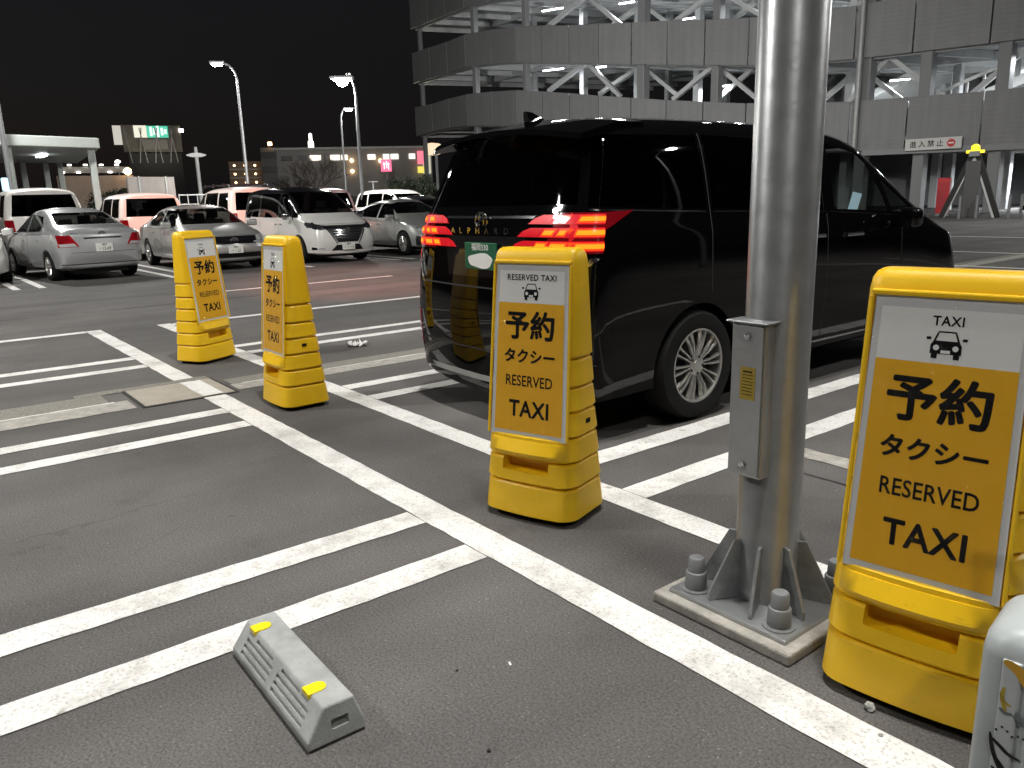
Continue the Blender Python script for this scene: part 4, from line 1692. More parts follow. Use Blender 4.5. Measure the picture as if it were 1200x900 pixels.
# silver saloon seen from the front
rotf = Matrix.Rotation(RAD(90), 4, 'Z') @ Matrix.Rotation(RAD(90), 4, 'X')
S2 = [tuple(tuple(v * (1.128 if i == 0 else (1.0 if i == 1 and len(p) == 3 else 1.0)) for i, v in enumerate(p)) for p in st) for st in SEDAN]
k_ = 1.128
c = []
c += [('front_door_window', 'LR', [(.90, .985), (-.08, .985), (-.08, 1.36), (.36, 1.34), (.66, 1.20)], GL_CLEAR, -.003, True),
      ('rear_door_window', 'LR', [(-.15, .985), (-1.05, 1.0), (-1.20, 1.10), (-.88, 1.30), (-.15, 1.36)], GL_CLEAR, -.003, True),
      ('rear_window', 'B', [(-.66, 1.125), (.66, 1.125), (.58, 1.365), (-.58, 1.365)], GL_CLEAR, -.003, True),
      ('windscreen', 'F', [(-.70, 1.03), (.70, 1.03), (.575, 1.375), (-.575, 1.375)], GL_CLEAR, -.003, True),
      ('door_gap', 'LR', [(-.12, .30), (-.11, .30), (-.11, .98), (-.12, .98)], SEAM, .001, False),
      ('bonnet_gap', 'F', [(-.60, .765), (.60, .765), (.60, .772), (-.60, .772)], SEAM, .001, False),
      ('grille', 'F', [(-.50, .60), (.50, .60), (.56, .735), (-.56, .735)], TRIM_GLOSS, .003, False, .006),
      ('grille_bar', 'F', [(-.50, .672), (.50, .672), (.50, .688), (-.50, .688)], CHROME, .007, False, .006),
      ('grille_trim', 'F', [(-.56, .735), (.56, .735), (.57, .750), (-.57, .750)], CHROME, .007, False, .006),
      ('grille_trim', 'F', [(-.49, .585), (.49, .585), (.50, .600), (-.50, .600)], CHROME, .007, False, .006),
      ('lower_intake', 'F', [(-.66, .285), (.66, .285), (.60, .395), (-.60, .395)], TRIM, .003, False, .005),
      ('bumper_lip', 'F', [(-.70, .215), (.70, .215), (.70, .245), (-.70, .245)], CHROME, .006, False, .008)]
for s, v in ((1, 'L'), (-1, 'R')):
    P = lambda pts: [(s * a, b) for a, b in pts]
    c += [('headlamp', 'F', P([(.58, .60), (.84, .66), (.86, .80), (.60, .755)]), LENS_CLEAR, .006, False, .010),
          ('headlamp', v, [(2.12, .63), (2.40, .60), (2.40, .76), (2.05, .80)], LENS_CLEAR, .006, False, .010),
          ('fog_lamp', 'F', P([(.69, .31), (.80, .33), (.80, .42), (.69, .42)]), TRIM_GLOSS, .004, False, .006)]
camr = vehicle('silver_saloon', 'warm silver saloon parked nose first, partly hidden by the farthest sign stand', ROW, 'sedan2', S2, (4.85, 1.82, 1.475),
               (-1.42, 1.38, .325, .905), P_SILVER2, (-17.75 - 2.42, 6.13, 0), 0, c, wheelkind='ten', mirrors=(.84, .91, 1.02, 1.1),
               seat_list=[(.2, .38, .38, .55), (.2, -.38, .38, .55), (-.8, .36, .42, .45), (-.8, -.36, .42, .45)])
plate(camr, surf('sedan2', (4.85, 1.82, 1.475), 0, .47, 1) + .010, .47, 1, '・・21', '福岡')
ellipse_emblem(camr, surf('sedan2', (4.85, 1.82, 1.475), 0, .672, 1) + .012, .672, 1, .085, .058)
for s in (-1, 1):
    handle_bar(camr, .10, s * .90, .82, CHROME, .18)
    handle_bar(camr, -.85, s * .90, .84, CHROME, .18)

# white minivan with black roof
c = []
c += [('front_door_window', 'LR', [(1.02, 1.09), (.28, 1.09), (.28, 1.68), (.52, 1.66), (.86, 1.36)], GL_CLEAR, -.003, True),
      ('quarter_window', 'LR', [(1.44, 1.09), (1.09, 1.09), (1.02, 1.30)], GL_CLEAR, -.003, True),
      ('sliding_door_window', 'LR', [(.20, 1.09), (-.95, 1.10), (-.95, 1.70), (.20, 1.69)], GL_DARK, -.003, True),
      ('rear_side_window', 'LR', [(-1.05, 1.10), (-2.0, 1.14), (-1.92, 1.68), (-1.05, 1.70)], GL_DARK, -.003, True),
      ('windscreen', 'F', [(-.70, 1.185), (.70, 1.185), (.585, 1.715), (-.585, 1.715)], GL_CLEAR, -.003, True),
      ('rear_window', 'B', [(-.64, 1.2), (.64, 1.2), (.56, 1.66), (-.56, 1.66)], GL_DARK, -.003, True),
      ('bonnet_gap', 'F', [(-.62, .925), (.62, .925), (.62, .932), (-.62, .932)], SEAM, .001, False),
      ('grille', 'F', [(-.26, .50), (.26, .50), (.52, .90), (-.52, .90)], TRIM, .003, False, .005),
      ('lower_intake', 'F', [(-.42, .305), (.42, .305), (.30, .44), (-.30, .44)], TRIM, .003, False, .005),
      ('lip', 'F', [(-.74, .235), (.74, .235), (.74, .275), (-.74, .275)], P_WHITE, .010, False, .014),
      ('door_gap', 'LR', [(.24, .30), (.25, .30), (.25, 1.08), (.24, 1.08)], SEAM, .001, False),
      ('door_gap', 'LR', [(-1.0, .30), (-.99, .30), (-.99, 1.10), (-1.0, 1.10)], SEAM, .001, False)]
for k in range(6):
    z = .545 + k * .06
    w_ = .29 + (z - .5) * .62
    c.append(('grille_bar', 'F', [(-w_ + .02, z), (w_ - .02, z), (w_ - .01, z + .014), (-w_ + .01, z + .014)], CHROME, .007, False, .005))
for s, v in ((1, 'L'), (-1, 'R')):
    P = lambda pts: [(s * a, b) for a, b in pts]
    c += [('headlamp', 'F', P([(.50, .80), (.82, .86), (.84, 1.00), (.56, .90)]), LENS_DARK, .005, False, .008),
          ('headlamp', v, [(2.06, .83), (2.36, .78), (2.36, .92), (1.86, 1.02)], LENS_DARK, .005, False, .008),
          ('chrome_blade', 'F', P([(.27, .475), (.30, .475), (.565, .90), (.52, .90)]), CHROME, .010, False, .010),
          ('fog_frame', 'F', P([(.54, .335), (.80, .335), (.80, .60), (.765, .60), (.74, .385)]), TRIM_GLOSS, .004, False, .005),
          ('fog_lamp', 'F', P([(.58, .345), (.74, .345), (.73, .385), (.59, .385)]), LENS_CLEAR, .008, False, .006)]
ser = vehicle('white_minivan', 'white minivan with a black roof and chrome V-shaped grille, parked nose first', ROW, 'minivan', MINIVAN, (4.75, 1.74, 1.87),
              (-1.36, 1.42, .325, .865), P_WHITE, (-17.55 - 2.375, 8.80, 0), 0, c, wheelkind='ten', rim_m=mat('dark_alloy', (.12, .12, .125), .3, metal=.8),
              roof_z=lambda p: p.z > 1.255 or (p.z > 1.10 and -2.1 < p.x < 1.36), roof_m=mat('roof_black', (.008, .008, .009), .12, coat=1.0),
              mirrors=(1.10, .87, 1.13, 1.15), mirror_m=CHROME,
              seat_list=[(.5, .38, .55, .55), (.5, -.38, .55, .55)], fb=.10)
plate(ser, surf('minivan', (4.75, 1.74, 1.87), 0, .40, 1) + .012, .40, 1, '・・・2', '福岡')
ellipse_emblem(ser, surf('minivan', (4.75, 1.74, 1.87), 0, .80, 1) + .012, .80, 1, .075, .055)
for s in (-1, 1):
    handle_bar(ser, .38, s * .86, .93, CHROME, .18)
    handle_bar(ser, .10, s * .86, .93, CHROME, .18)

# pewter hatchback
c = []
c += [('front_door_window', 'LR', [(.86, .965), (-.02, .985), (-.02, 1.385), (.30, 1.35), (.62, 1.16)], GL_CLEAR, -.003, True),
      ('rear_door_window', 'LR', [(-.09, .985), (-.95, 1.02), (-1.25, 1.12), (-.80, 1.31), (-.09, 1.385)], GL_CLEAR, -.003, True),
      ('windscreen', 'F', [(-.68, 1.10), (.68, 1.10), (.56, 1.40), (-.56, 1.40)], GL_CLEAR, -.003, True),
      ('rear_window', 'B', [(-.55, 1.15), (.55, 1.15), (.5, 1.35), (-.5, 1.35)], GL_DARK, -.003, True),
      ('door_gap', 'LR', [(-.06, .30), (-.05, .30), (-.05, .98), (-.06, .98)], SEAM, .001, False),
      ('door_gap', 'LR', [(.93, .32), (.94, .32), (.94, .95), (.93, .95)], SEAM, .001, False),
      ('lower_intake', 'F', [(-.55, .25), (.55, .25), (.50, .40), (-.50, .40)], TRIM, .003, False, .005)]
for s, v in ((1, 'L'), (-1, 'R')):
    P = lambda pts: [(s * a, b) for a, b in pts]
    c += [('headlamp', 'F', P([(.44, .60), (.80, .70), (.82, .82), (.5, .68)]), LENS_CLEAR, .005, False, .008),
          ('headlamp', v, [(1.92, .66), (2.26, .54), (2.26, .66), (1.72, .83)], LENS_CLEAR, .005, False, .008),
          ('fog_vent', 'F', P([(.58, .26), (.80, .28), (.80, .52), (.72, .52)]), TRIM, .004, False, .005)]
pri = vehicle('grey_hatchback', 'pewter grey hatchback parked nose first beside the black van tail', ROW, 'hatch', HATCH, (4.55, 1.76, 1.475),
              (-1.36, 1.34, .315, .875), P_GREY, (-17.6 - 2.275, 11.75, 0), 0, c, wheelkind='ten', mirrors=(.88, .88, 1.0, 1.1),
              seat_list=[(.2, .38, .38, .52), (.2, -.38, .38, .52)], fb=.16)
q = MB()
q.box((0, 0, 0), (.006, .10, .14))
handle_bar(pri, .10, -.872, .82, P_GREY, .18)

# dark car behind the hatchback
vehicle('dark_car', 'dark car of which only the roof shows above the grey hatchback', ROW, 'hatch', HATCH, (4.55, 1.76, 1.60),
        (-1.36, 1.34, .315, .875), P_DARK, (-23.5, 14.3, 0), RAD(180), [('rear_window', 'B', [(-.55, 1.25), (.55, 1.25), (.5, 1.46), (-.5, 1.46)], GL_DARK, -.003, True),
        ('side_window', 'LR', [(.80, 1.06), (-1.0, 1.08), (-.80, 1.40), (.30, 1.46)], GL_DARK, -.003, True)])

# ---- second row behind: tall boxy cars with their tails towards us
ROW2 = 'cars parked in the second row'


def boxy(name, label, loc, dims, paint, glass_m=GL_DARK, rot=RAD(180), rails=False, lens=True, gb=.62, gt=.90):
    sx, sy, sz = dims[0] / 4.995, dims[1] / 1.85, dims[2] / 1.90
    Q = lambda pts: [(a * sx, b * sz) for a, b in pts]
    QB = lambda pts: [(a * sy, b * sz) for a, b in pts]
    cc = [('rear_side_window', 'LR', Q([(-2.10, 1.20), (-1.15, 1.20), (-1.15, 1.72), (-1.92, 1.72)]), glass_m, -.003, True),
          ('rear_door_window', 'LR', Q([(-1.05, 1.20), (.20, 1.20), (.16, 1.74), (-1.05, 1.74)]), glass_m, -.003, True),
          ('front_door_window', 'LR', Q([(.28, 1.20), (1.20, 1.19), (.86, 1.66), (.24, 1.73)]), GL_CLEAR, -.003, True),
          ('rear_window', 'B', QB([(-.76, 1.22), (.76, 1.22), (.66, 1.72), (-.66, 1.72)]), glass_m, -.003, True),
          ('windscreen', 'F', QB([(-.68, 1.22), (.68, 1.22), (.58, 1.70), (-.58, 1.70)]), GL_CLEAR, -.003, True),
          ('tailgate_gap', 'B', QB([(-.70, .70), (.70, .70), (.70, .71), (-.70, .71)]), SEAM, .001, False)]
    if lens:
        for s, v in ((1, 'L'), (-1, 'R')):
            P = lambda pts: [(s * a, b) for a, b in QB(pts)]
            cc += [('tail_lamp', 'B', P([(.72, .84), (.92, .84), (.92, 1.14), (.74, 1.14)]), LENS_RED, .006, False, .01),
                   ('tail_lamp', v, Q([(-2.52, .84), (-2.26, .84), (-2.20, 1.14), (-2.52, 1.14)]), LENS_RED, .006, False, .01)]
    t = vehicle(name, label, ROW2, 'van', VAN, dims, (-1.45 * sx, 1.5 * sx, .34, dims[1] / 2), paint, loc, rot, cc,
                mirrors=(1.18 * sx, dims[1] / 2, 1.2 * sz, 1.2), seat_list=[(.4, .4, .6, .6), (.4, -.4, .6, .6), (-.6, .4, .6, .6), (-.6, -.4, .6, .6)], category='car')
    if rails:
        for s in (-1, 1):
            q = MB()
            q.tube([(-1.6, s * .62, dims[2] - .03), (-1.5, s * .62, dims[2] + .06), (1.0 * sx, s * .62, dims[2] + .05), (1.05 * sx, s * .62, dims[2] - .08)], .02, n=6)
            q.build('roof_rail', TRIM, t)
        for x in (-1.2, -.2, .6):
            q = MB()
            q.box((x, 0, dims[2] + .075), (.06, 1.30, .03))
            q.build('roof_bar', TRIM, t)
            for s in (-1, 1):
                q = MB()
                q.box((x, s * .66, dims[2] + .05), (.10, .06, .10))
                q.build('bar_foot', TRIM, t, bevel=.015)
    return t


w1 = boxy('white_wagon', 'tall white wagon at the far left behind the silver saloon', (-23.35 - 2.35, 3.36, 0), (4.7, 1.86, 2.02), P_WHITE2)
boxy('white_wagon', 'boxy white wagon between the two silver saloons, lit pink', (-23.7 - 2.3, 6.05, 0), (4.6, 1.78, 1.86), P_WHITE2)
boxy('white_wagon', 'long white wagon with black roof bars behind the warm silver saloon', (-24.0 - 2.45, 9.22, 0), (4.9, 1.86, 2.00), P_WHITE2, rails=True)
boxy('white_wagon', 'pink-lit wagon roof showing right of the black-roofed minivan', (-24.0 - 2.35, 11.62, 0), (4.7, 1.80, 1.93), mat('paint_lit_pink', (.45, .27, .26), .3, coat=.8))  # pink light put into the body colour
boxy('white_van', 'white van right behind the dark car near the garage corner', (-27.0 - 2.35, 17.1, 0), (4.7, 1.85, 1.93), P_WHITE2, rot=0)
# part of another silver car at the left picture edge
c = [('rear_window', 'B', [(-.60, 1.125), (.60, 1.125), (.52, 1.365), (-.52, 1.365)], GL_CLEAR, -.003, True),
     ('windscreen', 'F', [(-.62, 1.02), (.62, 1.02), (.52, 1.36), (-.52, 1.36)], GL_CLEAR, -.003, True),
     ('side_window', 'LR', [(.80, .985), (-.93, 1.0), (-.78, 1.30), (.32, 1.335)], GL_CLEAR, -.003, True)]
vehicle('silver_saloon', 'silver car cut off by the left picture edge beside the compact saloon', ROW, 'sedan', SEDAN, (4.30, 1.69, 1.48),
        (-1.28, 1.27, .298, .84), P_WHITE, (-20.6, 1.12, 0), 0, c, mirrors=(.78, .84, 1.0, 1.0))

# flatbed lorry with a tall board, far behind
tb = spot(178, 222, 38)
t = thing('flatbed_lorry', 'white lorry carrying a tall grey board, seen above the boxy wagon', 'lorry', (tb.x, tb.y, 0), RAD(12))
q = MB()
q.box((0, 0, 2.30), (.12, 2.05, .85))
q.build('board', mat('board_grey', (.36, .33, .31), .7, vary=.12, vscale=2), t, bevel=.01)
for y in (-.55, .62):
    q = MB()
    q.box((.08, y, 2.26), (.05, .06, .98))
    q.build('board_post', STEEL_L, t)
q = MB()
q.box((-.9, 0, .95), (2.6, 1.7, .18))
q.build('flatbed', STEEL, t, bevel=.02)
q = MB()
q.prism([(-3.6, .5), (-3.7, 1.2), (-3.45, 1.95), (-2.3, 2.0), (-2.25, .5)], -.85, .85)
q.build('cab', P_WHITE, t, bevel=.05)
for x in (-3.1, -.2):
    for s in (-1, 1):
        wheel(t, x, s * .78, .36)
q = MB()
for z in (1.55, 1.95):
    q.tube([(.25, 1.05, z), (.25, 2.3, z)], .025, n=6)
for y in (1.05, 1.45, 1.9, 2.3):
    q.tube([(.25, y, .9), (.25, y, 2.0)], .022, n=6)
q.build('side_rack', STEEL_L, t)

# ------------------------------------------------------------------ wheel stop
WS = mat('stop_grey', (0.30, 0.31, 0.302), 0.75, vary=0.22, vscale=9, bump=0.15, bscale=140)
t = thing('wheel_stop', 'grey wheel stop with two yellow reflectors on the near stall line', 'wheel stop', (-2.04, 0.74, 0), RAD(-1))
Lh, D0, TY, HZ = 0.30, 0.084, -0.030, 0.112
q = MB()
prof = [(-D0, .006), (D0, .006), (D0, .034), (.058, HZ), (TY, HZ), (-D0, .030)]
q.rings([[(x - math.copysign((b / HZ) * .010, x), a, b) for a, b in prof] for x in (-Lh, Lh)])
o = q.build('block', WS, None, bevel=.006)
sdir = Vector((0, TY + D0, HZ - .030)).normalized()
slope_n = Vector((0, -sdir.z, sdir.y))
cutters = []
for gx0, gx1 in ((-.235, -.025), (.012, .235)):
    for k in range(4):
        off = .017 + k * .0200
        a0, a1 = gx0, gx1
        if k == 3:
            a0, a1 = (gx0 + .06, gx1 - .015) if gx0 < 0 else (gx0 + .015, gx1 - .075)
        p0 = Vector((a0, -D0, .030)) + sdir * off
        p1 = Vector((a1, -D0, .030)) + sdir * off
        c_ = MB()
        c_.bar(p0, p1, .0115, .016, upv=slope_n)
        cutters.append(c_.build('c', WS))
c_ = MB()
c_.box((Lh, .012, .056), (.05, .050, .028))
cutters.append(c_.build('c', WS, bevel=.003))
boolean(o, cutters)
o.parent = t
REF_Y = mat('reflector_yellow', (0.86, 0.66, 0.004), 0.35, emit=(1, .75, 0), es=.0)
for x in (-.215, .195):
    q = MB()
    pts = [(-.018, -.040), (.018, -.040)] + [(.018 * math.cos(a), -.004 + .024 * math.sin(a)) for a in [k * math.pi / 8 for k in range(9)]]
    q.prism([(a * 1.25, b) for a, b in pts], HZ - .012, HZ + .004, 'xy')
    r_ = q.build('reflector', REF_Y, t, bevel=.0015)
    r_.location = (x, 0, 0)
q = MB()
q.box((0, 0, .003), (.57, .15, .006))
q.build('foot_pad', RUBBER, t)

# ------------------------------------------------------------------ suitcase, litter
SUIT = mat('suitcase_shell', (0.36, 0.39, 0.395), 0.40, coat=0.15, vary=0.08, vscale=9)  # darker copy of the rib colour: groove shade painted in
RIBM = mat('suitcase_rib', (0.47, 0.50, 0.505), 0.36, coat=0.2, vary=0.06, vscale=9)
t = thing('suitcase', 'pale blue ribbed hard suitcase with doodle prints cut by the right edge', 'suitcase', (-0.338, 1.668, 0), RAD(8))
sw, sd, z0_, z1_ = .20, .115, .055, .585
q = MB()
rs = []
for zz, ins_ in ((z0_, .030), (z0_ + .008, .014), (z0_ + .03, .003), (z0_ + .06, 0), (z1_ - .06, 0), (z1_ - .03, .004), (z1_ - .008, .018), (z1_, .040)):
    rs.append(rrect(sw - ins_, sd - ins_, .045, zz, n=7))
q.rings(rs)
q.build('shell', SUIT, t, smooth=True)
for k in range(7):
    x = -.141 + k * .047
    for s in (-1, 1):
        q = MB()
        q.rings([[(x - .019, s * (sd - .004), z), (x - .014, s * (sd + .0055), z), (x + .014, s * (sd + .0055), z), (x + .019, s * (sd - .004), z)] for z in (z0_ + .045, z1_ - .055)])
        q.build('rib', RIBM, t, bevel=.003)
INK = [mat('ink_black', (.01, .01, .012), .5), mat('ink_ochre', (.45, .32, .05), .5), mat('ink_grey', (.14, .17, .17), .5), mat('ink_pink', (.62, .32, .34), .5), mat('ink_orange', (.55, .30, .03), .5)]


def doodle(pts, w, m, closed=False):
    """a brush stroke laid over the front of the case (front = -y) or its left end (-x)"""
    q = MB()
    ext = []
    sm = []
    for i in range(len(pts) - 1):
        p0_, p1_, p2_, p3_ = pts[max(i - 1, 0)], pts[i], pts[i + 1], pts[min(i + 2, len(pts) - 1)]
        for k in range(4):
            f_ = k / 4
            sm.append(tuple(.5 * (2 * b_ + (c_ - a_) * f_ + (2 * a_ - 5 * b_ + 4 * c_ - d_) * f_ ** 2 + (3 * b_ - a_ - 3 * c_ + d_) * f_ ** 3) for a_, b_, c_, d_ in zip(p0_, p1_, p2_, p3_)))
    pts = sm + [pts[-1]]
    for u, z in pts:
        if u >= 0:
            ext.append(Vector((-sw + .035 + u, -sd - .0062, z)))
        else:
            ext.append(Vector((-sw - .0012, -sd + .040 - u, z)))
    nrm = Vector((0, -1, 0)) if pts[0][0] >= 0 else Vector((-1, 0, 0))
    vs, fs = [], []
    for i, p in enumerate(ext):
        d_ = (ext[min(i + 1, len(ext) - 1)] - ext[max(i - 1, 0)]).normalized()
        sd_ = d_.cross(nrm).normalized() * w * (.35 + .65 * math.sin(math.pi * i / (len(ext) - 1)) ** .6)
        vs += [p - sd_, p + sd_]
    for i in range(len(ext) - 1):
        fs.append((2 * i, 2 * i + 1, 2 * i + 3, 2 * i + 2))
    q.add(vs, fs)
    o = q.build('doodle', m, t)
    o.scale = (1, 1, 1)
    return o


for k in range(3):
    doodle([(.004 + k * .006, .362 - k * .034), (.020 + k * .004, .350 - k * .038), (.036, .338 - k * .040), (.056, .334 - k * .042)], .0040, INK[0])
doodle([(-.006, .36), (-.02, .345), (-.034, .31), (-.044, .27)], .0055, INK[0])
doodle([(-.02, .30), (-.03, .28), (-.05, .27)], .0045, INK[0])
doodle([(.002, .372), (.010, .335), (.026, .30), (.050, .268)], .0042, INK[0])
doodle([(.010, .300), (.030, .285), (.046, .255)], .0036, INK[0])
for k in range(14):
    u, z = .010 + .009 * k, .392 - .0025 * k + random.uniform(-.010, .010)
    doodle([(u, z), (u + .0015, z - .002), (u + .003, z - .004)], .0022, INK[0])
doodle([(.016, .475), (.014, .455), (.018, .44), (.022, .425)], .0042, INK[1])
doodle([(.010, .462), (.018, .445), (.030, .44)], .0030, INK[1])
doodle([(.030, .425), (.050, .410), (.07, .402), (.10, .398)], .0018, INK[2])
doodle([(.040, .432), (.046, .418), (.050, .405)], .0055, INK[2])
doodle([(.012, .43), (.022, .422), (.034, .424)], .0040, INK[2])
doodle([(.085, .335), (.090, .315), (.088, .29), (.078, .27)], .0085, INK[1])
doodle([(.002, .268), (.008, .24), (.012, .20), (.008, .17)], .010, INK[3])
doodle([(-.01, .25), (-.02, .22), (-.03, .17)], .012, INK[3])
doodle([(.010, .528), (.022, .524), (.036, .516), (.046, .500), (.052, .486)], .0095, INK[4])
doodle([(.046, .522), (.054, .514), (.058, .500)], .0045, INK[4])
doodle([(.110, .53), (.124, .515), (.140, .50)], .002, INK[2])
q = MB()
for s in (-1, 1):
    q.tube([(-.0 + s * .06, .05, z1_ - .01), (s * .06, .05, z1_ + .40)], .009, n=8)
q.tube([(-.075, .05, z1_ + .40), (.075, .05, z1_ + .40)], .013, n=8)
q.build('pull_handle', STEEL, t)
for sx in (-1, 1):
    for sy in (-1, 1):
        q = MB()
        q.lathe([(.0, -.012), (.024, -.012), (.026, 0), (.024, .012), (.0, .012)], (sx * .15, sy * .075, .026), n=16, axis='y')
        q.box((sx * .15, sy * .075, .050), (.02, .034, .03))
        q.build('castor', RUBBER, t)

ST = mat('stone', (.30, .30, .28), .85, vary=.3, vscale=60)


def pebble(label, loc, r, m=ST, name='stone', cat='stone', sx=1.0):
    bm = bmesh.new()
    bmesh.ops.create_icosphere(bm, subdivisions=2, radius=r)
    rnd = random.Random(hash(loc) & 255)
    for v in bm.verts:
        v.co *= rnd.uniform(.72, 1.1)
        v.co.z = v.co.z * .75
        v.co.x *= sx
    zmin = min(v.co.z for v in bm.verts)
    for v in bm.verts:
        v.co.z -= zmin
    me = bpy.data.meshes.new(name)
    bm.to_mesh(me)
    bm.free()
    o = put(name, me, m, None, False, loc)
    tag(o, label, cat)
    return o


pebble('grey stone on the asphalt at the foot of the nearest sign stand', (-0.905, 1.925, 0), .017)
pebble('tiny pale pebble right of the grey stone near the nearest sign', (-0.83, 1.84, 0), .007)
pebble('small dark crumb on the asphalt right of the wheel stop', (-1.45, 1.02, 0), .006, SEAM)
pebble('small dark crumb near the cigarette end', (-1.80, 1.16, 0), .005, SEAM, name='crumb', cat='crumb')
pebble('yellowish pebble in the empty stall', (-2.96, 1.39, 0), .006, mat('pebble_yellow', (.55, .52, .35), .8))
q = MB()
q.tube([(-.014, 0, .004), (.004, .001, .004)], .0038, n=10)
ce = q.build('cigarette_end', mat('paper', (.75, .73, .68), .7), None, loc=(-1.715, 1.30, 0))
ce.rotation_euler = (0, 0, RAD(-25))
tag(ce, 'white cigarette end lying on the asphalt near the wheel stop', 'cigarette end')
bm = bmesh.new()
bmesh.ops.create_grid(bm, x_segments=14, y_segments=8, size=.5)
rnd = random.Random(5)
for v in bm.verts:
    v.co.x *= .20
    v.co.y *= .11
    v.co += Vector((rnd.uniform(-.012, .012), rnd.uniform(-.012, .012), .010 + abs(rnd.gauss(0, .020))))
me = bpy.data.meshes.new('crumpled_tissue')
bm.to_mesh(me)
bm.free()
o = put('crumpled_tissue', me, mat('tissue', (.78, .77, .74), .9), None, True, (-7.08, 3.56, 0.0))
o.rotation_euler = (0, 0, RAD(60))
tag(o, 'crumpled white tissue on the asphalt between the sign stand and the black van', 'tissue')

# ------------------------------------------------------------------ multi-storey car park
PANEL = mat('cladding_panel', (0.185, 0.188, 0.192), 0.55, vary=0.05, vscale=1.5)
_pb = PANEL.node_tree
_w = N(PANEL, 'ShaderNodeTexWave')
_w.bands_direction = 'Z'
_w.inputs['Scale'].default_value = 1.35
_tc = N(PANEL, 'ShaderNodeTexCoord')
_bp = N(PANEL, 'ShaderNodeBump')
_bp.inputs['Strength'].default_value = 0.12
_bp.inputs['Distance'].default_value = 0.03
_pb.links.new(_tc.outputs['Object'], _w.inputs['Vector'])
_pb.links.new(_w.outputs[0], _bp.inputs['Height'])
_pb.links.new(_bp.outputs[0], _pb.nodes['Principled BSDF'].inputs['Normal'])
_mp = N(PANEL, 'ShaderNodeMapping')
_mp.inputs['Scale'].default_value = (2.2, 2.2, 0.10)
_sn = N(PANEL, 'ShaderNodeTexNoise')
_sn.inputs['Scale'].default_value = 1.6
_sn.inputs['Detail'].default_value = 6
_sr = N(PANEL, 'ShaderNodeValToRGB')
_sr.color_ramp.elements[0].position = 0.35
_sr.color_ramp.elements[1].position = 0.62
_sr.color_ramp.elements[0].color = (0.92, 0.92, 0.915, 1)
_sr.color_ramp.elements[1].color = (1.03, 1.03, 1.03, 1)
_mu = N(PANEL, 'ShaderNodeMixRGB')
_mu.blend_type = 'MULTIPLY'
_mu.inputs[0].default_value = 1
_src = _pb.nodes['Principled BSDF'].inputs['Base Color'].links[0].from_socket
_pb.links.new(_tc.outputs['Object'], _mp.inputs[0])
_pb.links.new(_mp.outputs[0], _sn.inputs['Vector'])
_pb.links.new(_sn.outputs[0], _sr.inputs[0])
_pb.links.new(_src, _mu.inputs[1])
_pb.links.new(_sr.outputs[0], _mu.inputs[2])
_pb.links.new(_mu.outputs[0], _pb.nodes['Principled BSDF'].inputs['Base Color'])
GSTEEL = mat('garage_steel', (0.42, 0.43, 0.44), 0.5, vary=0.10, vscale=1.0)
GDARK = mat('garage_column', (0.20, 0.205, 0.21), 0.5)
SLAB = mat('garage_slab', (0.30, 0.305, 0.30), 0.75, vary=0.15, vscale=0.8)
TUBE = lamp_mat('garage_tube', (0.93, 0.97, 1.0), 26)


def lerp_tab(tab, x):
    if x <= tab[0][0]:
        (x0, y0), (x1, y1) = tab[0], tab[1]
    elif x >= tab[-1][0]:
        (x0, y0), (x1, y1) = tab[-2], tab[-1]
    else:
        for (x0, y0), (x1, y1) in zip(tab, tab[1:]):
            if x0 <= x <= x1:
                break
    return y0 + (y1 - y0) * (x - x0) / (x1 - x0)


DEP = [(483, 72.5), (545, 64), (606, 58.5), (701, 53.5), (872, 47.5), (960, 45), (1130, 40.5), (1200, 39), (1400, 35.2)]
SEAMS = [483, 503.5, 524, 545.5, 575.5, 604.5, 634.5, 666.5, 701, 739.5, 781.5, 825, 876, 935, 1000, 1068, 1157, 1262, 1390]
B2T = [(483, 62.5), (503, 55.8), (524, 49.2), (545, 40.5), (575, 34.7), (604, 31.3), (634, 30), (666, 29.5), (701, 28), (739.5, 26.3), (781.5, 23.8), (825, 22.8), (876, 20.5), (967, 12.5), (1002, 6), (1200, -32)]
B2B = [(485, 97), (504, 91.7), (524, 85), (545, 78.7), (576, 74.5), (605, 73.3), (667, 73.8), (701, 74.6), (781, 76), (876, 76.5), (964, 73.5), (1075, 60.5), (1165, 49.7), (1200, 44.9)]
B3T = [(487, 125), (507, 121), (526, 115), (547, 110), (578, 107), (606, 105.5), (634, 107), (666, 109), (701, 112), (778, 117), (872, 121), (963, 121.5), (1013, 118), (1069, 113.8), (1161, 106.5), (1200, 102.3)]
B3B = [(491, 157.5), (508, 153), (528, 149), (550, 147), (606, 148), (701, 157), (800, 168), (872, 173), (963, 179), (1065, 175), (1157, 171), (1200, 169)]
B1B = [(481, 35), (502, 26.7), (522, 18.3), (543, 9.2), (573, 1.7), (606, -2), (701, -6), (876, -15), (1000, -35), (1200, -85)]

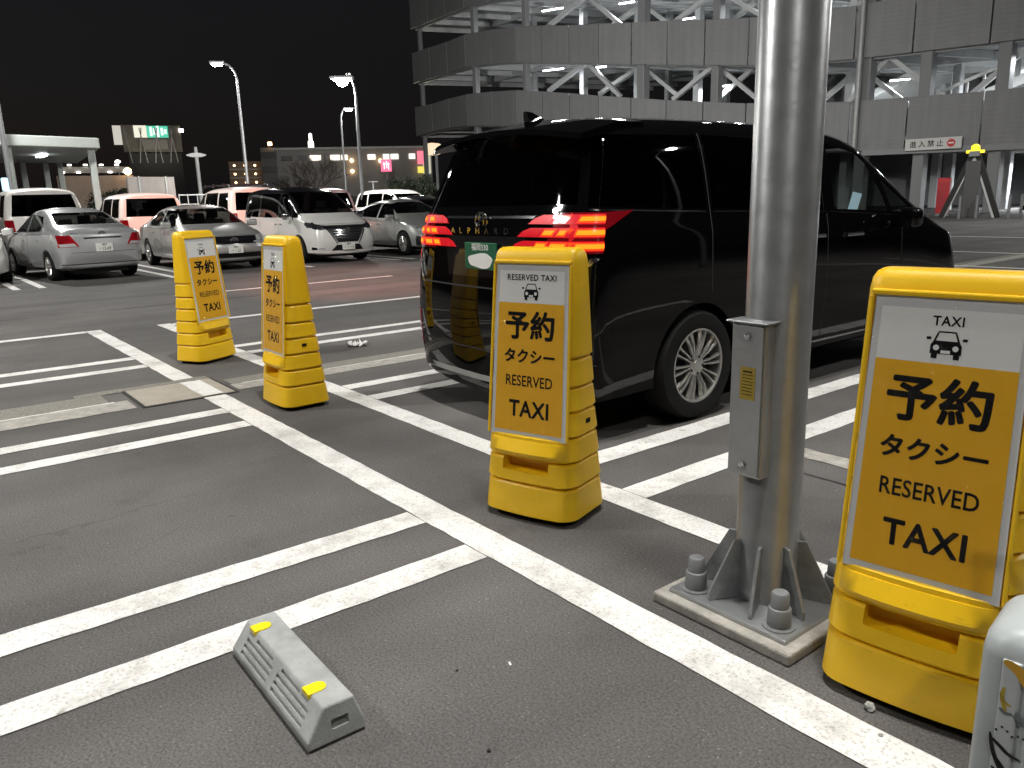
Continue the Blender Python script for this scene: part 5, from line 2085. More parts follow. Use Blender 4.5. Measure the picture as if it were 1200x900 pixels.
plan = []
for x in SEAMS:
    d = rt * ((x - 600) / F) + up * ((450 - 75) / F) + fw
    dep = lerp_tab(DEP, x)
    p = d * dep
    plan.append(Vector((p.x, p.y, 0)))
tops = {}
for nm, tb_, bb_ in (('b2', B2T, B2B), ('b3', B3T, B3B)):
    tops[nm] = [(level(p.x, p.y, lerp_tab(bb_, x)), level(p.x, p.y, lerp_tab(tb_, x))) for p, x in zip(plan, SEAMS)]
tops['b1'] = []
for i, (p, x) in enumerate(zip(plan, SEAMS)):
    zb = level(p.x, p.y, lerp_tab(B1B, x))
    hgt = tops['b2'][i][1] - tops['b2'][i][0]
    tops['b1'].append((zb, zb + hgt))
inw = Vector((0.30, 0.954, 0))
gar = thing('parking_garage', 'grey multi-storey car park with panelled parapets and open steel floors', 'building', (0, 0, 0))
for nm in ('b3', 'b2', 'b1'):
    for i in range(len(plan) - 1):
        a, b = plan[i], plan[i + 1]
        along = (b - a).normalized()
        out = Vector((along.y, -along.x, 0))
        if out.dot(-inw) < 0:
            out = -out
        g_ = .035
        a2, b2 = a + along * g_, b - along * g_
        (z0a, z1a), (z0b, z1b) = tops[nm][i], tops[nm][i + 1]
        q = MB()
        q.rings([[a2 + Vector((0, 0, z0a)), b2 + Vector((0, 0, z0b)), b2 + Vector((0, 0, z1b)), a2 + Vector((0, 0, z1a))],
                 [p_ + out * -.12 for p_ in (a2 + Vector((0, 0, z0a)), b2 + Vector((0, 0, z0b)), b2 + Vector((0, 0, z1b)), a2 + Vector((0, 0, z1a)))]])
        q.build('panel', PANEL, gar, bevel=.012, seg=1)
    # backing rail behind the joints
    q = MB()
    for i in range(len(plan)):
        z0, z1 = tops[nm][i]
        c_ = plan[i] + inw * .22
        q.box((c_.x, c_.y, (z0 + z1) / 2), (.18, .10, z1 - z0 - .1))
    q.build('panel_post', GDARK, gar)
    # floor slab behind the parapet
    DEPTH = 26
    rs = []
    for i in range(len(plan)):
        z0, z1 = tops[nm][i]
        zf = z0 + .30
        zf2 = zf + .0
        a = plan[i] + inw * .35
        b = plan[i] + inw * DEPTH
        rs.append([a + Vector((0, 0, zf)), b + Vector((0, 0, zf2)), b + Vector((0, 0, zf2 + .22)), a + Vector((0, 0, zf + .22))])
    q = MB()
    q.rings(rs)
    q.build('floor_slab', SLAB, gar)
    # edge beam and joists
    for i in range(len(plan) - 1):
        a, b = plan[i] + inw * .55, plan[i + 1] + inw * .55
        za, zb = tops[nm][i][0] + .10, tops[nm][i + 1][0] + .10
        q = MB()
        q.bar(a + Vector((0, 0, za)), b + Vector((0, 0, zb)), .22, .36)
        q.build('edge_beam', GDARK, gar)
    for i in range(0, len(plan)):
        a, b = plan[i] + inw * .7, plan[i] + inw * (DEPTH - .5)
        z = tops[nm][i][0] + .08
        q = MB()
        q.bar(a + Vector((0, 0, z)), b + Vector((0, 0, z)), .16, .40)
        q.build('joist', GSTEEL, gar)
    for dd in (6, 13, 20):
        for i in range(len(plan) - 1):
            a, b = plan[i] + inw * dd, plan[i + 1] + inw * dd
            za, zb = tops[nm][i][0] + .04, tops[nm][i + 1][0] + .04
            q = MB()
            q.bar(a + Vector((0, 0, za)), b + Vector((0, 0, zb)), .22, .44)
            q.build('beam', GSTEEL, gar)
# columns, facade row and inner rows
ZT = [tops['b1'][i][1] for i in range(len(plan))]
for i, wd in ((0, .34), (3, .45), (5, .42), (9, .62), (11, .55), (13, .5), (14, .62), (15, .60), (16, .62), (17, .6)):
    c_ = plan[i] + inw * .62 + (plan[min(i + 1, len(plan) - 1)] - plan[i]) * (.12 if i else .15)
    q = MB()
    q.box((c_.x, c_.y, ZT[i] / 2), (wd, wd, ZT[i]))
    q.build('column', GDARK, gar, bevel=.03, seg=1)
for dd in (8, 16):
    for i in (2, 4, 6, 8, 10, 12, 14, 15, 16, 17):
        c_ = plan[i] + inw * dd
        q = MB()
        q.box((c_.x, c_.y, ZT[i] / 2), (.5, .5, ZT[i]))
        q.build('column', GSTEEL, gar, bevel=.03, seg=1)


def gz(nm, x, which):
    return lerp_tab([(s_, t_[which]) for s_, t_ in zip(SEAMS, tops[nm])], x)


def gplan(x, dd):
    i = max(k for k in range(len(SEAMS)) if SEAMS[k] <= x)
    i = min(i, len(SEAMS) - 2)
    f_ = (x - SEAMS[i]) / (SEAMS[i + 1] - SEAMS[i])
    return plan[i].lerp(plan[i + 1], f_) + inw * dd


def brace(xa, na, wa, xb, nb, wb, dd, w=.32, m=GSTEEL):
    a, b = gplan(xa, dd), gplan(xb, dd)
    q = MB()
    q.bar(a + Vector((0, 0, gz(na, xa, wa))), b + Vector((0, 0, gz(nb, xb, wb))), w, w * .8)
    q.build('brace', m, gar)


for (ln, un) in (('b3', 'b2'), ('b2', 'b1')):
    for xl, xm, xr in ((622, 667, 706), (768, 817, 874), (975, 1020, 1085), (1120, 1190, 1262)):
        brace(xm - 2, un, 0, xl, ln, 1, 1.4)
        brace(xm + 2, un, 0, xr, ln, 1, 1.4)
    for xl, xm, xr in ((575, 620, 660), (705, 745, 790), (820, 866, 925), (1010, 1062, 1120)):
        brace(xm - 2, un, 0, xl, ln, 1, 9.5, .36, STEEL_L)
        brace(xm + 2, un, 0, xr, ln, 1, 9.5, .36, STEEL_L)
    # sloping ramp inside
    q = MB()
    a0, a1 = gplan(760, 12), gplan(905, 12)
    b0, b1 = gplan(760, 17), gplan(905, 17)
    za, zb = gz(ln, 760, 0) + .2, gz(un, 905, 0) - .1
    q.rings([[a0 + Vector((0, 0, za)), b0 + Vector((0, 0, za)), b0 + Vector((0, 0, za + .5)), a0 + Vector((0, 0, za + .5))],
             [a1 + Vector((0, 0, zb)), b1 + Vector((0, 0, zb)), b1 + Vector((0, 0, zb + .5)), a1 + Vector((0, 0, zb + .5))]])
    q.build('ramp', STEEL_L, gar)
    q = MB()
    a0, a1 = gplan(985, 7), gplan(1150, 7)
    b0, b1 = gplan(985, 12), gplan(1150, 12)
    za, zb = gz(ln, 985, 0) + 1.6, gz(un, 1150, 0) - .6
    q.rings([[a0 + Vector((0, 0, za)), b0 + Vector((0, 0, za)), b0 + Vector((0, 0, za + .6)), a0 + Vector((0, 0, za + .6))],
             [a1 + Vector((0, 0, zb)), b1 + Vector((0, 0, zb)), b1 + Vector((0, 0, zb + .6)), a1 + Vector((0, 0, zb + .6))]])
    q.build('ramp', STEEL_L, gar)
    # rail posts of the ramp
    for k in range(9):
        x = 990 + k * 19
        a = gplan(x, 6.9)
        z = za + .6 + (zb - za) * k / 8.4
        q = MB()
        q.box((a.x, a.y, z + .45), (.12, .12, .9))
        q.build('rail_post', STEEL, gar)
    q = MB()
    q.bar(gplan(985, 6.9) + Vector((0, 0, za + 1.5)), gplan(1150, 6.9) + Vector((0, 0, zb + 1.5)), .14, .16)
    q.build('ramp_rail', STEEL_L, gar)
# ground-floor beam under the lowest parapet at the right
q = MB()
a, b = gplan(1020, -.05), gplan(1389, -.05)
q.bar(a + Vector((0, 0, gz('b3', 1020, 0) - .12)), b + Vector((0, 0, gz('b3', 1389, 0) - .12)), .3, .30)
q.build('lintel', GDARK, gar)
q = MB()
a, b = gplan(960, 24), gplan(1389, 24)
q.bar(a + Vector((0, 0, 1.6)), b + Vector((0, 0, 1.6)), .3, 3.2)
q.build('back_wall', STEEL, gar)
q = MB()
for k in range(2):
    a, b = gplan(500, 25.5), gplan(1389, 25.5)
q.bar(gplan(606, 25.7) + Vector((0, 0, 8)), gplan(1389, 25.7) + Vector((0, 0, 8)), .3, 16)
q.build('back_wall', GDARK, gar)
# slip railing posts on the outer face and a rain pipe
a = gplan(1012, -.25)
q = MB()
q.tube([(a.x, a.y, gz('b3', 1012, 0)), (a.x, a.y, gz('b1', 1012, 1))], .16, n=12)
q.build('rain_pipe', STEEL, gar, smooth=True)
# ceiling lights of the garage
gl_n = 0


def tube_light(x, dd, nm, power=60, long=1.3, drop=.35, where=''):
    global gl_n
    gl_n += 1
    p = gplan(x, dd)
    z = gz(nm, x, 0) - drop
    o = thing('ceiling_light', where, 'ceiling light', (p.x, p.y, z), RAD(20), 'strip lights under the garage floors')
    q = MB()
    q.box((0, 0, .05), (long, .24, .10))
    q.build('housing', STEEL_L, o, bevel=.02)
    q = MB()
    q.box((0, 0, -.02), (long * .95, .20, .06))
    q.build('tube', TUBE, o, bevel=.02)
    area_light('tube_glow', (0, 0, -.10), power * (4.2 if nm == 'b3' else 3.4), long * .8, (.93, .97, 1.0), parent=o)


tube_light(573, 5.5, 'b2', 130, 1.9, .25, 'bright strip light under the middle parapet near the garage corner')
tube_light(573, 5.5, 'b1', 130, 1.9, .25, 'bright strip light under the top parapet near the garage corner')
tube_light(668, 2.2, 'b2', 90, 1.3, .2, 'strip light over the left inverted V brace')
tube_light(675, 4, 'b1', 110, 1.2, .2, 'strip light at the top edge right of the corner columns')
tube_light(838, 4, 'b1', 110, 1.0, .35, 'strip light at the top edge left of the light pole')
tube_light(716, 9, 'b2', 120, 1.2, 1.2, 'strip light deep inside between the V braces')
tube_light(905, 10, 'b2', 140, 1.2, .6, 'strip light hidden behind the light pole, middle floor')
tube_light(1175, 3.0, 'b2', 170, 1.5, .55, 'big strip light under the floor at the upper right')
tube_light(1060, 9, 'b2', 130, 1.3, .6, 'strip light inside above the sloping ramp')
tube_light(1085, 10, 'b3', 220, 1.3, .7, 'ground floor strip light behind the red cabinet')
tube_light(1165, 12, 'b3', 220, 1.3, .7, 'ground floor strip light right of the A-frame')
tube_light(1270, 6, 'b3', 260, 1.3, .5, 'ground floor strip light beyond the right picture edge')
tube_light(640, 12, 'b1', 160, 1.2, .8, 'strip light deep inside the top floor')
tube_light(800, 12, 'b1', 160, 1.2, .8, 'strip light deep inside the top floor over the ramp')
# no-entry board
p = gplan(1109, -.35)
i0, i1 = gplan(1085, 0), gplan(1135, 0)
al = (i1 - i0).normalized()
yaw = math.atan2(al.y, al.x)
zc = level(p.x, p.y, 168.5)
t = thing('no_entry_board', 'white no entry board with a red disc under the garage parapet', 'sign', (p.x, p.y, zc - .29), yaw)
t['group'] = 'garage signs'
q = MB()
q.box((0, 0, .29), (2.75, .05, .60))
q.build('board', mat('board_white', (.55, .55, .53), .5), t, bevel=.01)
for sx_ in (-1, 1):
    q = MB()
    q.box((sx_ * 1.0, .16, .35), (.06, .28, .06))
    q.build('bracket', GALV_DARK, t)
mm_ = Matrix.Rotation(RAD(90), 4, 'X')
for k, ch in enumerate('進入禁止'):
    lettering(ch, .36, PRINT_K, t, Matrix.Translation((-.98 + k * .44, -.027, .28)) @ mm_, bold=.012, name='letter')
q = MB()
q.lathe([(.20, 0), (.20, .012), (0, .0121)], n=28, axis='y')
o = q.build('red_disc', mat('sign_red', (.50, .015, .02), .5), t)
o.data.transform(Matrix.Translation((.88, -.027, .29)) @ Matrix.Scale(-1, 4, (0, 1, 0)))
q = MB()
q.box((.88, -.041, .29), (.26, .004, .065))
q.build('white_bar', PRINT_W, t)

# warning A-frame with yellow beacon
pc = spot(1136, 247, 42)
t = thing('warning_frame', 'black A-frame with a yellow beacon before the garage entrance', 'barrier', (pc.x, pc.y, 0), yaw)
for s, m_ in ((-1, BLACK), (1, BLACK)):
    q = MB()
    q.bar((s * 1.15, 0, 0), (s * .12, 0, 2.75), .17, .22)
    q.build('leg', m_, t)
    q = MB()
    q.bar((s * 1.02 - .04, -.02, 0), (s * .02, -.02, 2.62), .09, .10)
    q.build('leg_edge', STEEL_L, t)
q = MB()
q.box((0, .1, 1.25), (.62, .5, 2.5))
q.build('pillar', mat('pillar_dark', (.07, .07, .07), .6), t, bevel=.03)
q = MB()
q.box((0, -.05, 2.80), (.42, .34, .24))
q.build('beacon_base', GDARK, t, bevel=.02)
q = MB()
q.lathe([(.16, 0), (.18, .06), (.17, .22), (.06, .30)], (0, -.05, 2.92), n=16)
q.build('beacon', lamp_mat('beacon_yellow', (1, .72, .02), 2.2), t, smooth=True)
q = MB()
q.box((0, -.02, 2.90), (.72, .16, .12))
q.build('beacon_bar', lamp_mat('beacon_yellow', (1, .72, .02), 2.2), t, bevel=.03)

# red hose cabinet
pr = spot(1105, 237, 45)
t = thing('hose_cabinet', 'tall red hose cabinet beside a garage column', 'cabinet', (pr.x, pr.y, 0), yaw)
q = MB()
q.box((0, 0, .98), (.55, .40, 1.70))
q.build('cabinet', mat('cabinet_red', (.48, .012, .02), .45, emit=(1, .01, .02), es=.0), t, bevel=.03)
q = MB()
q.box((0, -.205, 1.0), (.42, .01, 1.3))
q.build('door', mat('cabinet_red_dark', (.38, .01, .016), .4), t, bevel=.01)
q = MB()
q.box((0, 0, .065), (.5, .36, .13))
q.build('plinth', GDARK, t)
# pipe barriers on the garage forecourt
for k, (px, dd) in enumerate(((1124, 41), (1144, 41.5), (1182, 41), (1196, 42))):
    p = spot(px, 248, dd)
    q = MB()
    q.tube([(0, 0, 0), (0, 0, 1.0)], .06, n=10)
    o = q.build('bollard', GDARK, None, smooth=True, loc=(p.x, p.y, 0))
    tag(o, ['thin dark bollard left of the A-frame pillar', 'thin dark bollard between the A-frame legs', 'thin dark bollard right of the A-frame', 'thin dark bollard at the right picture edge by the garage'][k], 'bollard', 'bollards before the garage')
# cars inside the ground floor
for k, (x, dd, mt_) in enumerate(((1105, 9, P_WHITE2), (1150, 10, P_SILVER), (1196, 9.5, P_WHITE2))):
    p = gplan(x, dd)
    vehicle('parked_car', ['white car deep inside the garage behind the red cabinet', 'silver car inside the garage behind the A-frame', 'white car inside the garage at the right picture edge'][k], 'cars inside the garage', 'hatch', HATCH, (4.55, 1.76, 1.52),
            (-1.36, 1.34, .315, .875), mt_, (p.x, p.y, 0), yaw + RAD(-90), [('windscreen', 'F', [(-.68, 1.13), (.68, 1.13), (.56, 1.43), (-.56, 1.43)], GL_DARK, -.003, True),
            ('side_window', 'LR', [(.80, 1.0), (-1.0, 1.02), (-.80, 1.34), (.30, 1.38)], GL_DARK, -.003, True), ('rear_window', 'B', [(-.55, 1.18), (.55, 1.18), (.5, 1.38), (-.5, 1.38)], GL_DARK, -.003, True)])

# ------------------------------------------------------------------ far background
WALL_G = mat('far_wall', (0.30, 0.29, 0.28), 0.8, vary=0.10, vscale=.4)
WIN_D = mat('far_window_dark', (0.02, 0.02, 0.022), 0.3)
WIN_L = lamp_mat('far_window_lit', (1.0, .93, .78), 1.6)
LAMP_O = lamp_mat('lamp_orange', (1.0, .62, .30), 9)
LAMP_W = lamp_mat('lamp_white', (1.0, .95, .85), 9)


def facing(px, dist):
    p = spot(px, 230, dist)
    return math.atan2(p.y, p.x) - RAD(90)


def on_far(px, py, dist):
    return spot(px, py, dist)


# long pale building behind the lamp posts
D = 105
a, b = spot(323, 176, D), spot(505, 168, D)
al = Vector((b.x - a.x, b.y - a.y, 0))
ln = al.length
yaw2 = math.atan2(al.y, al.x)
t = thing('long_building', 'long pale low building with a strip of small windows behind the lamp posts', 'building', (a.x, a.y, 0), yaw2)
hb = a.z
q = MB()
q.box((ln / 2, 6, hb / 2), (ln, 12, hb))
q.build('wall', WALL_G, t)
q = MB()
q.box((ln / 2, 5.8, hb + .12), (ln + .5, 12.4, .24))
q.build('roof_edge', STEEL_L, t)
for k, (f0, f1, lit) in enumerate(((.03, .10, 0), (.13, .19, 0), (.21, .28, 1), (.34, .40, 1), (.41, .45, 1), (.58, .63, 1), (.68, .72, 1), (.73, .78, 1), (.85, .89, 1), (.90, .93, 0), (.94, .97, 0))):
    q = MB()
    q.box((ln * (f0 + f1) / 2, -.05, hb - 1.0), (ln * (f1 - f0), .12, .62))
    q.build('window', WIN_L if lit else WIN_D, t)
q = MB()
q.box((-.9, 6, (hb + .3) / 2), (1.85, 12, hb + .3))
q.build('stair_tower', mat('far_wall_grey', (.16, .16, .16), .8), t)
for z in (hb - .2, hb - 1.9):
    q = MB()
    q.box((-.9, -.06, z - .4), (1.87, .14, .8))
    q.build('tower_band', WIN_D, t)
q = MB()
q.box((-.6, -.2, hb + .75), (.45, .35, .4))
q.build('roof_lamp', LAMP_O, t)
q = MB()
q.lathe([(.35, 0), (.35, 1.0), (.22, 1.05), (.20, 1.9), (.05, 2.0)], (ln * .223, .3, hb), n=12)
q.build('roof_lantern', lamp_mat('lantern_white', (1, .96, .88), 2.2), t)
for f_, z in ((.475, hb - 1.4), (.475, hb - 2.7), (.66, hb - 1.5)):
    q = MB()
    q.lathe([(.05, -.22), (.2, -.1), (.2, .1), (.05, .22)], (ln * f_, -.35, z), n=10)
    q.build('wall_lamp', LAMP_O, t)
for k in range(5):  # lights added before the wall to brighten it; no fitting here
    area_light('wall_glow', (ln * (.12 + .19 * k), -7, hb + 1.5), 17, .6, (1, .95, .88), rot=(RAD(52), 0, 0), parent=t)
# lit bay with coloured signs at its right end
q = MB()
q.box((ln * .965, -.3, hb - 1.9), (ln * .05, .3, 2.6))
q.build('lit_bay', lamp_mat('bay_lit', (.95, .93, .70), .55), t)
q = MB()
q.box((ln * .935, -.5, hb - 1.2), (1.25, .2, 1.6))
q.build('red_sign', lamp_mat('sign_pink', (1.0, .22, .30), 1.0), t)
q = MB()
q.box((ln * .925, -.52, hb - 2.7), (.9, .2, .8))
q.build('yellow_sign', lamp_mat('sign_yellow', (1.0, .82, .15), .9), t)
area_light('bay_glow', (ln * .93, -2.2, hb - 1.0), 500, 1.0, (1, .95, .7), rot=(RAD(-70), 0, 0), parent=t)

# round lit canopy seen under the garage corner
p = spot(511, 174, 80)
t = thing('lit_canopy', 'glowing round canopy under the garage corner', 'canopy', (p.x, p.y, 0), facing(511, 80))
q = MB()
rs = []
for x_, rr_ in ((-.95, .52), (-.4, .60), (.3, .52), (.7, .30), (.85, .05)):
    rs.append([(x_, .8 + rr_ * math.cos(k * math.pi / 8), p.z + rr_ * math.sin(k * math.pi / 8)) for k in range(16)])
q.rings(rs)
q.build('canopy_shade', lamp_mat('canopy_glow', (1.0, .76, .52), 1.0), t, smooth=True)
q = MB()
q.box((0, .8, (p.z - .4) / 2), (.25, .25, p.z - .4))
q.build('post', GDARK, t)

# pink pole sign
p = spot(453, 201, 90)
pt = spot(453, 187, 90)
t = thing('pole_sign', 'lit pink shop sign on a dark pole in front of the long building', 'sign', (p.x, p.y, 0), facing(453, 90))
q = MB()
q.box((0, 0, (p.z + pt.z) / 2), (1.15, .3, pt.z - p.z))
q.build('sign_panel', lamp_mat('sign_magenta', (1.0, .16, .30), 1.25), t, bevel=.04)
q = MB()
for dx, w_, dz in ((-.22, .10, 0), (.05, .12, .1), (.26, .09, -.08)):
    q.box((dx, -.17, (p.z + pt.z) / 2 + dz), (w_, .03, .75))
q.box((0, -.17, (p.z + pt.z) / 2 + .15), (.7, .03, .10))
q.build('sign_strokes', lamp_mat('sign_white', (1, .85, .88), 1.6), t)
q = MB()
q.box((0, 0, p.z / 2), (.22, .22, p.z))
q.build('pole', GDARK, t)

# flats with three rows of balcony lamps
p = spot(294, 205, 110)
t = thing('balcony_block', 'small dark block of flats with three rows of warm balcony lamps', 'building', (p.x, p.y, 0), facing(294, 110))
q = MB()
hh = spot(294, 189, 110).z
q.box((0, 3, hh / 2), (5.2, 6, hh))
q.build('wall', mat('flat_wall', (.14, .12, .11), .8), t)
for r_ in range(3):
    z = hh - .55 - r_ * 1.05
    q = MB()
    q.box((0, -.5, z - .45), (5.1, 1.0, .14))
    q.build('balcony', STEEL, t)
    for k in range(4):
        q = MB()
        q.lathe([(.03, -.12), (.13, -.06), (.13, .06), (.03, .12)], (-1.9 + k * 1.25, -.9, z), n=8)
        q.build('balcony_lamp', LAMP_O, t)

# low building with a row of lights and orange-lit front at the left
p0, p1 = spot(66, 205, 75), spot(156, 205, 75)
al = p1 - p0
al.z = 0
t = thing('low_building', 'low building washed in orange light with a row of white lamps on its roof', 'building', (p0.x, p0.y, 0), math.atan2(al.y, al.x))
hh = spot(100, 206, 75).z
ln = al.length
q = MB()
q.box((ln / 2, 4, hh / 2), (ln, 8, hh))
q.build('wall', mat('low_wall', (.36, .30, .25), .8, vary=.15, vscale=.6), t)
q = MB()
q.box((ln / 2, 2.2, hh + .55), (ln * .96, .15, .5))
q.build('roof_band', mat('roof_band_m', (.22, .21, .20), .6), t)
for k in range(9):
    q = MB()
    q.box((ln * (.07 + .105 * k), 2.0, hh + (.95 if k % 2 else .35)), (.30, .12, .10))
    q.build('roof_lamp', LAMP_W, t)
q = MB()
q.lathe([(.05, -.3), (.28, -.15), (.28, .15), (.05, .3)], (ln * .93, -.6, hh + .3), n=10)
q.build('wall_lamp', LAMP_O, t)
for k in range(3):
    area_light('wall_glow', (ln * (.2 + .3 * k), -2.5, hh + .8), 5, .4, (1, .60, .32), rot=(RAD(35), 0, 0), parent=t)

# small lamp post and T-shaped lamp
pT = spot(230, 182, 60)
t = thing('cross_lamp', 'T-shaped lamp post with a flat white ring of lights', 'lamp post', (pT.x, pT.y, 0), facing(230, 60))
q = MB()
q.lathe([(.13, 0), (.12, pT.z), (.10, pT.z + .55)], n=12)
q.build('post', STEEL_L, t)
q = MB()
q.lathe([(.35, -.10), (.62, -.02), (.64, .04), (.3, .14)], (0, 0, pT.z), n=20)
q.build('light_ring', lamp_mat('ring_white', (1, .97, .92), .55), t, smooth=True)
pS = spot(138, 190, 80)
t = thing('small_lamp', 'small white street lamp above the low orange building', 'lamp post', (pS.x, pS.y, 0), 0)
q = MB()
q.lathe([(.07, 0), (.06, pS.z)], n=8)
q.build('post', STEEL_L, t)
q = MB()
q.lathe([(.05, -.1), (.24, 0), (.18, .14), (.05, .18)], (0, 0, pS.z), n=10)
q.build('globe', LAMP_W, t)
pS = spot(437, 213, 60)
t = thing('small_lamp', 'short lamp post with a flat cross head right of the brightest lamp', 'lamp post', (pS.x, pS.y, 0), 0)
q = MB()
q.lathe([(.06, 0), (.05, pS.z)], n=8)
q.build('post', STEEL_L, t)
q = MB()
q.box((0, 0, pS.z), (.5, .5, .08))
q.build('head', STEEL_L, t)

# big billboard on a dark block
D = 100
pl0, pl1 = spot(143, 160, D), spot(212, 158, D)
al = pl1 - pl0
al.z = 0
ln = al.length
zt, zb = spot(175, 146.5, D).z, spot(175, 178, D).z
t = thing('billboard', 'large lit billboard, cream and green, on a dark rooftop frame', 'billboard', (pl0.x, pl0.y, 0), math.atan2(al.y, al.x))
q = MB()
q.box((ln / 2, 1.2, (zt + zb) / 2), (ln, 1.8, zt - zb))
q.build('hoarding', mat('hoarding_grey', (.13, .12, .105), .8, vary=.3, vscale=1), t)
f = lambda px: (px - 143) / 69 * ln
zz = lambda py: spot(175, py, D).z
q = MB()
q.box(((f(157) + f(172)) / 2, .2, (zz(147) + zz(161)) / 2), (f(172) - f(157), .1, zz(147) - zz(161)))
q.build('cream_panel', lamp_mat('bb_cream', (1.0, .96, .78), .85), t)
q = MB()
q.box(((f(172.2) + f(197)) / 2, .2, (zz(147.5) + zz(161)) / 2), (f(197) - f(172.2), .1, zz(147.5) - zz(161)))
q.build('green_panel', lamp_mat('bb_green', (.10, .80, .52), .75), t)
for px, w_ in ((177, 1.0), (181, .7), (185, 1.2), (190, .8), (194, .5)):
    q = MB()
    q.box((f(px), .1, zz(154)), (.28, .06, w_))
    q.build('panel_stroke', lamp_mat('bb_white', (.85, 1.0, .92), 1.0), t)
q = MB()
q.box(((f(166) + f(195)) / 2, .2, zz(169)), (f(195) - f(166), .1, zz(163.5) - zz(175)))
q.build('lower_panel', lamp_mat('bb_dim', (.62, .56, .44), .12), t)
pe = spot(138, 158, D)
q = MB()
q.box((f(138), -.4, (zz(148) + zz(170)) / 2), (f(143) - f(133.5), .3, zz(148) - zz(170)))
q.build('end_panel', lamp_mat('bb_end', (1, .95, .82), .55), t)
q = MB()
q.box((f(213), .3, zz(152.5)), (.45, .3, .35))
q.build('corner_lamp', LAMP_W, t)
for k in range(3):
    area_light('panel_glow', (ln * (.25 + .28 * k), -3.0, zb - .8), 28, .4, (1, .9, .72), rot=(RAD(125), 0, 0), parent=t)
q = MB()
q.box((ln * .52, 4, zb / 2), (ln * .9, 8, zb - .3))
q.build('block', mat('dark_block', (.03, .03, .03), .9), t)
for k in range(7):
    q = MB()
    x_ = ln * (.12 + .13 * k)
    q.bar((x_, -.1, zb - 1.2), (x_ + (.5 if k % 2 else -.5), -.1, zt - .3), .10, .10)
    q.build('strut', GDARK, t)

# pavilion with white steel posts at the left
PAV = mat('pavilion_steel', (0.30, 0.325, 0.31), 0.5, vary=0.06, vscale=1.0)
t = thing('pavilion', 'flat-roofed shelter on white steel posts at the far left', 'shelter', (0, 0, 0), 0)
pf0, pf1 = spot(8, 172, 30), spot(106, 172, 31)
pb0, pb1 = spot(26, 192, 39), spot(69, 190, 40)
zt = 3.42
for p in (pf1, pf0):
    q = MB()
    q.box((p.x, p.y, zt / 2), (.20, .20, zt))
    q.build('post', PAV, t, bevel=.02)
for p in (pb0, pb1, Vector((pb1.x + .1, pb1.y - .55, 0))):
    q = MB()
    q.box((p.x, p.y, zt / 2), (.22, .22, zt))
    q.build('post', PAV, t, bevel=.02)
q = MB()
ext = (pf0 - pf1).normalized() * 6
cor = [pf1 + (pf1 - pf0).normalized() * .25 + Vector((.3, 0, 0)), pf0 + ext + Vector((.3, 0, 0)), pf0 + ext + Vector((-11, 1.5, 0)), pf1 + Vector((-9.2, 1.2, 0))]
q.rings([[(p.x, p.y, zt) for p in cor], [(p.x, p.y, zt + .34) for p in cor]])
q.build('roof', PAV, t, bevel=.03)
area_light('soffit_light', (pf0.x - 4, pf0.y + 1.5, zt - .1), 25, .6, (.9, 1, .96), parent=t)
q = MB()
q.box((pf0.x - 4, pf0.y + 1.5, zt - .04), (1.2, .2, .06))
q.build('soffit_tube', TUBE, t)

# blue-white lit beacon at the left edge
p = spot(6, 216, 26)
t = thing('sign_light', 'small blue-white glowing sign at the left edge above the white wagon', 'sign', (p.x, p.y, 0), 0)
q = MB()
q.box((0, 0, p.z), (.12, .16, .34))
q.build('glow_panel', lamp_mat('blue_glow', (.45, .80, 1.0), 2.0), t, bevel=.03)
q = MB()
q.box((0, 0, (p.z - .17) / 2), (.06, .06, p.z - .17))
q.build('post', STEEL, t)


# trees: one bare, dark evergreens
BARK = mat('bark', (.10, .085, .07), .9, vary=.3, vscale=6)
LEAF = mat('evergreen_leaf', (.028, .040, .022), .7, vary=.5, vscale=1.5)


def bare_tree(label, base, h, seed):
    rnd = random.Random(seed)
    t = thing('bare_tree', label, 'tree', base, 0, 'trees beyond the car park')
    q = MB()
    q.tube([(0, 0, 0), (.05, .03, h * .2), (-.05, .05, h * .36)], [.17, .14, .12], n=8)
    q.build('trunk', BARK, t)
    q = MB()

    def grow(p, d, ln_, r, lev):
        e = p + d * ln_
        mid = p.lerp(e, .5) + Vector((rnd.uniform(-1, 1), rnd.uniform(-1, 1), rnd.uniform(0, .6))) * ln_ * .07
        q.tube([p, mid, e], [r, r * .8, r * .6], n=4, cap=False)
        if lev == 0:
            return
        for k in range(rnd.choice((3, 3, 4))):
            nd = (d + Vector((rnd.uniform(-1, 1), rnd.uniform(-1, 1), rnd.uniform(-.25, .65))) * .8).normalized()
            grow(p.lerp(e, rnd.uniform(.5, 1)), nd, ln_ * rnd.uniform(.58, .8), r * .58, lev - 1)
    for k in range(6):
        a_ = k * 1.05 + rnd.uniform(-.3, .3)
        grow(Vector((-.05, .05, h * .34)), Vector((math.cos(a_) * .75, math.sin(a_) * .75, .8)).normalized(), h * .24, .06, 4)
    q.build('crown', BARK, t)


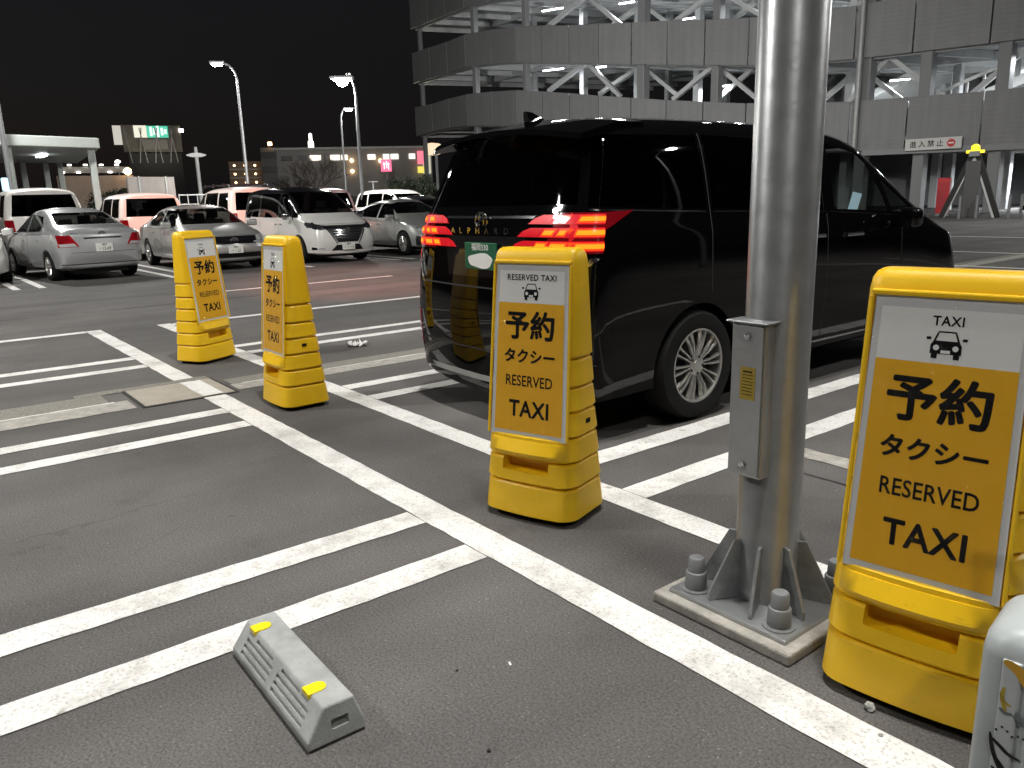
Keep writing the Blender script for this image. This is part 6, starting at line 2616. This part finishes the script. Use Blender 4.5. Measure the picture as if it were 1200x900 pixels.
pt_ = spot(372, 225, 72)
bare_tree('bare leafless tree in front of the long building', (pt_.x, pt_.y, 0), 6.6, 3)
pt_ = spot(345, 225, 78)
bare_tree('smaller bare tree left of the leafless one', (pt_.x, pt_.y, 0), 5.2, 8)


def leafy(label, base, w, h, seed, n=2600):
    rnd = random.Random(seed)
    t = thing('evergreen_bush', label, 'bush', base, 0, 'trees beyond the car park')
    q = MB()
    q.tube([(0, 0, 0), (0, 0, h * .7)], [.12, .04], n=6)
    q.build('trunk', BARK, t)
    q = MB()
    cl = [(rnd.uniform(-w * .42, w * .42), rnd.uniform(-w * .3, w * .3), rnd.uniform(h * .2, h * .8), rnd.uniform(.45, .9)) for _ in range(16)]
    for _ in range(n):
        cx, cy, cz, cr = rnd.choice(cl)
        v = Vector((rnd.gauss(0, 1), rnd.gauss(0, 1), rnd.gauss(0, 1))).normalized() * cr * rnd.uniform(.5, 1)
        p = Vector((cx, cy, max(.05, cz + v.z))) + Vector((v.x, v.y, 0))
        s = rnd.uniform(.07, .14)
        u = Vector((rnd.uniform(-1, 1), rnd.uniform(-1, 1), rnd.uniform(-1, 1))).normalized()
        w_ = u.orthogonal().normalized()
        q.add([p - u * s, p + w_ * s * .5, p + u * s, p - w_ * s * .5], [(0, 1, 2, 3)])
    q.build('crown', LEAF, t)


for k, (px, dist, w_, h_, lb) in enumerate(((480, 62, 4.5, 3.4, 'dark evergreen bush left of the garage corner'), (500, 66, 3.5, 3.2, 'dark evergreen bush beneath the lowest garage parapet'),
                                            (462, 68, 3.2, 2.2, 'low dark bush below the pink pole sign'), (128, 58, 2.6, 3.1, 'dark evergreen bush before the orange-lit building'),
                                            (335, 62, 3.6, 2.0, 'low dark bush behind the white minivan'), (400, 64, 4.2, 2.1, 'low dark bush at the foot of the bare trees'))):
    p = spot(px, 226, dist)
    leafy(lb, (p.x, p.y, 0), w_, h_, 20 + k)
# low dark kerb wall at the far edge of the car park
a, b = spot(60, 230, 60), spot(520, 230, 58)
q = MB()
q.bar(Vector((a.x, a.y, .55)), Vector((b.x, b.y, .55)), .3, 1.1)
o = q.build('boundary_wall', mat('boundary', (.06, .058, .055), .9), None)
tag(o, 'low dark wall along the far edge of the car park', 'wall')
